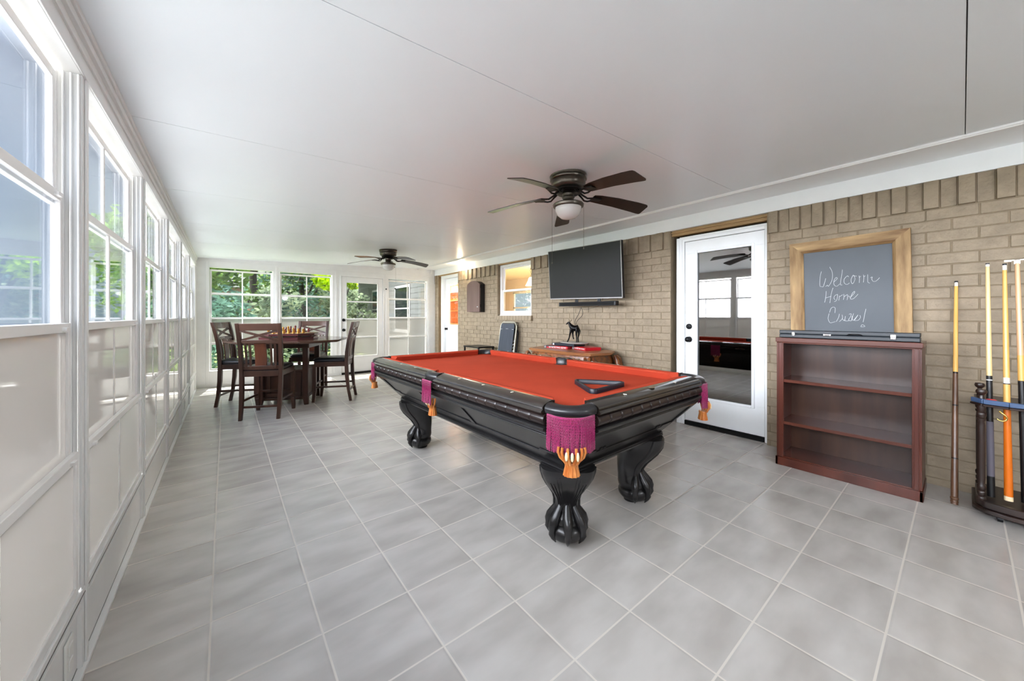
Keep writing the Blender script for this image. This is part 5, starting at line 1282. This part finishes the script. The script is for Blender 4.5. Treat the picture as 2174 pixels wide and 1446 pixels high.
def tree(label, x, y, r, h, mleaf, n, trunk=True, name='tree', lsize=.11, zlow=.35, group='trees and shrubs beyond the end windows', seed=1, cat='tree', clumps=26):
    rnd = random.Random(seed); t = thing(name, label, cat, (x, y, -.1), group=group)
    mb = MB()
    cl = []
    for i in range(clumps):
        a = rnd.uniform(0, 2*pi); rr = r*sqrt(rnd.random())*.85; z = h*(zlow+(1-zlow)*rnd.random()); f = 1-abs((z/h-.6))*.5
        cl.append((rr*cos(a)*f, rr*sin(a)*f, z, rnd.uniform(.22, .42)*r))
    for k in range(n):
        cx, cy, cz_, cr = cl[k % clumps]
        d = Vector((rnd.gauss(0, 1), rnd.gauss(0, 1), rnd.gauss(0, 1))).normalized()*cr*rnd.uniform(.55, 1.05); p = Vector((cx, cy, cz_))+d*Vector((1, 1, .75)).length/1.6
        s_ = lsize*rnd.uniform(.6, 1.3); u = Vector((rnd.gauss(0, 1), rnd.gauss(0, 1), rnd.gauss(0, .6))).normalized(); v = u.cross(Vector((rnd.gauss(0, 1), rnd.gauss(0, 1), rnd.gauss(0, 1)))).normalized()
        mb.add([p-u*s_, p+v*s_*.42, p+u*s_, p-v*s_*.42], ((0, 1, 2, 3),))
    mb.build('crown' if trunk else 'foliage', mleaf, t, smooth=False)
    if trunk:
        mb = MB(); mb.tube([(0, 0, 0), (.05, .02, h*.3), (-.04, .03, h*.6), (0, 0, h*.85)], [.05*r+.05, .04*r+.04, .03*r+.02, .02], 9)
        for i in range(7):
            c0 = cl[i]; z0 = h*(.3+.06*i); mb.tube([(0, 0, z0), (c0[0]*.5, c0[1]*.5, (z0+c0[2])/2+.1), (c0[0], c0[1], c0[2])], [.05, .035, .012], 6)
        mb.build('trunk', 'bark', t, ang=60)
    return t
tree('dense dark green tree filling the left end window', -.9, 12.4, 1.7, 4.4, 'leafa', 5200, seed=2, zlow=.2)
tree('tall yellow-green tree behind the middle of the left end window', .7, 14.2, 2.2, 5.4, 'leafa', 5200, seed=3, zlow=.25)
tree('bluish-green shrub low in the left half of the left end window', -.4, 11.2, 1.0, 1.75, 'leafb', 2600, trunk=False, name='shrub', seed=4, zlow=.15, lsize=.08, cat='shrub')
tree('silvery shrub between the two left end windows', .95, 11.6, 1.0, 1.9, 'leafd', 2600, trunk=False, name='shrub', seed=5, zlow=.15, lsize=.08, cat='shrub')
tree('bluish-green tree at the left of the middle end window', 2.1, 14.4, 1.7, 4.6, 'leafb', 2900, seed=6, zlow=.3)
tree('lime-leaved tree at the upper right of the middle end window', 2.75, 12.0, .75, 3.2, 'leafc', 1200, seed=7, zlow=.72, lsize=.10, clumps=9)
tree('bluish shrub low in the middle end window', 1.75, 11.9, .85, 1.8, 'leafb', 2200, trunk=False, name='shrub', seed=8, zlow=.1, lsize=.08, cat='shrub')
tree('dark shrub low at the right of the middle end window', 2.75, 12.8, 1.0, 2.2, 'leafd', 2400, trunk=False, name='shrub', seed=9, zlow=.1, lsize=.08, cat='shrub')
tree('spiky grey-green shrub behind the end door glass', 3.35, 12.3, .75, 1.95, 'leafd', 1500, trunk=False, name='shrub', seed=10, zlow=.1, lsize=.09, cat='shrub')
tree('grey-green sapling at the right of the end door glass', 5.0, 15.0, 1.3, 3.3, 'leafd', 2200, seed=12, zlow=.2, lsize=.09)
tree('broad pale tree far behind the end wall centre', 3.2, 19.0, 2.6, 6.0, 'leafd', 3600, seed=14, zlow=.3, lsize=.16)
# neighbour house with a white gable
NH = thing('neighbour_house', 'pink-brick neighbour house with a white gable behind the middle end window', 'house', (3.0, 21.5, -.1))
mb = MB(); mb.box((-3.2, -1, 0), (3.2, 5, 2.7)); mb.build('wall', 'pinkbrick', NH, smooth=False)
mb = MB(); mb.loft([[(-3.7, -1.3, 2.6), (3.7, -1.3, 2.6), (0, -1.3, 4.6)], [(-3.7, 5.2, 2.6), (3.7, 5.2, 2.6), (0, 5.2, 4.6)]]); mb.build('roof', 'roofing', NH, smooth=False)
mb = MB(); mb.loft([[(-3.6, -1.36, 2.62), (3.6, -1.36, 2.62), (0, -1.36, 4.5)], [(-3.6, -1.31, 2.62), (3.6, -1.31, 2.62), (0, -1.31, 4.5)]]); mb.build('gable', 'gablew', NH, smooth=False)
# the house carries on past the end wall: pale siding with a white-framed dark window
WG = thing('house_side', 'pale sided house wall with a white-framed dark window outside the right end window', 'building', (XR, 11.4, -.1))
mb = MB(); mb.box((0, -3.15, 0), (.115, 3.2, 2.9)); mb.box((-.45, -3.1, 2.62), (.115, 3.2, 2.72))
for k in range(18): mb.box((-.012, -3.15, .08+k*.145), (0, 3.2, .20+k*.145))
mb.build('wall', 'siding', WG, smooth=False)
for y0, y1, z0, z1 in ((-1.75, -.75, .95, 2.15), (.4, 1.4, .95, 2.15)):
    mb = MB(); mb.box((-.035, y0-.07, z0-.07), (-.012, y1+.07, z1+.07)); mb.box((-.06, y0-.1, z0-.1), (-.012, y1+.1, z0-.07)); fo = mb.build('window_trim', 'gablew', WG, bevel=.004)
    mb = MB(); mb.box((-.042, y0, z0), (-.03, y1, (z0+z1)/2-.02)); mb.box((-.042, y0, (z0+z1)/2+.02), (-.03, y1, z1)); mb.build('pane', 'darkglass', fo, smooth=False)
# timber fence behind the door view
FN = thing('garden_fence', 'grey board fence across the garden behind the end door', 'fence', (4.5, 16.8, -.1))
for k in range(26):
    mb = MB(); mb.box((-3.0+k*.235, -.012, .05), (-3.0+k*.235+.215, .012, 1.75+.02*(k % 3))); mb.build('fence_board', 'siding', FN, smooth=False)
mb = MB(); mb.box((-3.0, .012, .4), (3.1, .05, .5)); mb.box((-3.0, .012, 1.35), (3.1, .05, 1.45)); mb.build('fence_rail', 'siding', FN, smooth=False)

# ------------------------------------------------------------ world and light
w = bpy.data.worlds.new('sky'); bpy.context.scene.world = w; w.use_nodes = True
nt = w.node_tree; bg = nt.nodes['Background']
tc = N(nt, 'ShaderNodeTexCoord'); sp = N(nt, 'ShaderNodeSeparateXYZ'); nt.links.new(tc.outputs['Generated'], sp.inputs[0])
cr = N(nt, 'ShaderNodeValToRGB'); e = cr.color_ramp.elements
e[0].position = 0; e[0].color = (.66, .80, .92, 1); e[1].position = 1; e[1].color = (.55, .70, .95, 1)
for p, c in ((.10, (.56, .71, .87, 1)), (.28, (.34, .48, .66, 1)), (.40, (.30, .43, .62, 1)), (.55, (.95, .97, 1, 1))):
    q = e.new(p); q.color = c
nt.links.new(sp.outputs['Z'], cr.inputs['Fac'])
nz = N(nt, 'ShaderNodeTexNoise'); nz.inputs['Scale'].default_value = 2.2; nz.inputs['Detail'].default_value = 5; nt.links.new(tc.outputs['Generated'], nz.inputs['Vector'])
cl = N(nt, 'ShaderNodeMapRange'); cl.inputs['From Min'].default_value = .5; cl.inputs['From Max'].default_value = .72; nt.links.new(nz.outputs['Fac'], cl.inputs['Value'])
mx = N(nt, 'ShaderNodeMix', data_type='RGBA'); cm = N(nt, 'ShaderNodeMath', operation='MULTIPLY'); cm.inputs[1].default_value = .3; nt.links.new(cl.outputs[0], cm.inputs[0]); nt.links.new(cm.outputs[0], mx.inputs[0]); nt.links.new(cr.outputs[0], mx.inputs[6]); mx.inputs[7].default_value = (1, 1, 1, 1)
nt.links.new(mx.outputs[2], bg.inputs['Color'])
st = N(nt, 'ShaderNodeMapRange'); st.inputs['From Min'].default_value = .40; st.inputs['From Max'].default_value = .70
st.inputs['To Min'].default_value = SKY_LOW; st.inputs['To Max'].default_value = SKY_HIGH
nt.links.new(sp.outputs['Z'], st.inputs['Value'])
def wm(op, a_, b_=None):
    n = N(nt, 'ShaderNodeMath', operation=op)
    for i_, v_ in enumerate((a_, b_)):
        if isinstance(v_, (int, float)): n.inputs[i_].default_value = v_
        elif v_ is not None: nt.links.new(v_, n.inputs[i_])
    return n.outputs[0]
# bright lobe added to the western sky as fill, fading north and south
west = wm('POWER', wm('MAXIMUM', wm('MULTIPLY', sp.outputs['X'], -1.0), 0.0), 4.0)
nt.links.new(wm('ADD', st.outputs[0], wm('MULTIPLY', west, SKY_WEST)), bg.inputs['Strength'])
mw = N(nt, 'ShaderNodeMix', data_type='RGBA'); mw.inputs[7].default_value = (1, .985, .965, 1)
nt.links.new(wm('MINIMUM', wm('MULTIPLY', west, 6.0), 1.0), mw.inputs[0]); nt.links.new(mx.outputs[2], mw.inputs[6]); nt.links.new(mw.outputs[2], bg.inputs['Color'])
def sun(name, direction, energy, angle, col=(1, 1, 1)):
    L = bpy.data.lights.new(name, 'SUN'); L.energy = energy; L.angle = radians(angle); L.color = col
    o = bpy.data.objects.new(name, L); COL.objects.link(o); o.rotation_euler = Vector(direction).to_track_quat('-Z', 'Y').to_euler(); return o
sun('sun', (-.10, -.62, -1.0), SUN_E, .6, (1, .98, .95))

# ------------------------------------------------------------ camera and view
cd = bpy.data.cameras.new('camera'); cam = bpy.data.objects.new('camera', cd); COL.objects.link(cam)
cd.sensor_width = 36; cd.lens = 763/2174*36; cd.shift_y = -52/2174; cd.clip_start = .02
cam.location = (0, 0, 1.23); cam.rotation_euler = (pi/2, 0, -.6733)
sc = bpy.context.scene; sc.camera = cam
sc.view_settings.view_transform = 'Standard'; sc.view_settings.look = 'None'; sc.view_settings.gamma = 1; sc.view_settings.use_curve_mapping = False
sc.view_settings.exposure = EXPO
sc.cycles.use_denoising = True
sc.cycles.max_bounces = 10; sc.cycles.diffuse_bounces = 5; sc.cycles.glossy_bounces = 4; sc.cycles.transparent_max_bounces = 24; sc.cycles.transmission_bounces = 6
sc.cycles.sample_clamp_indirect = 6; sc.cycles.caustics_reflective = False; sc.cycles.caustics_refractive = False
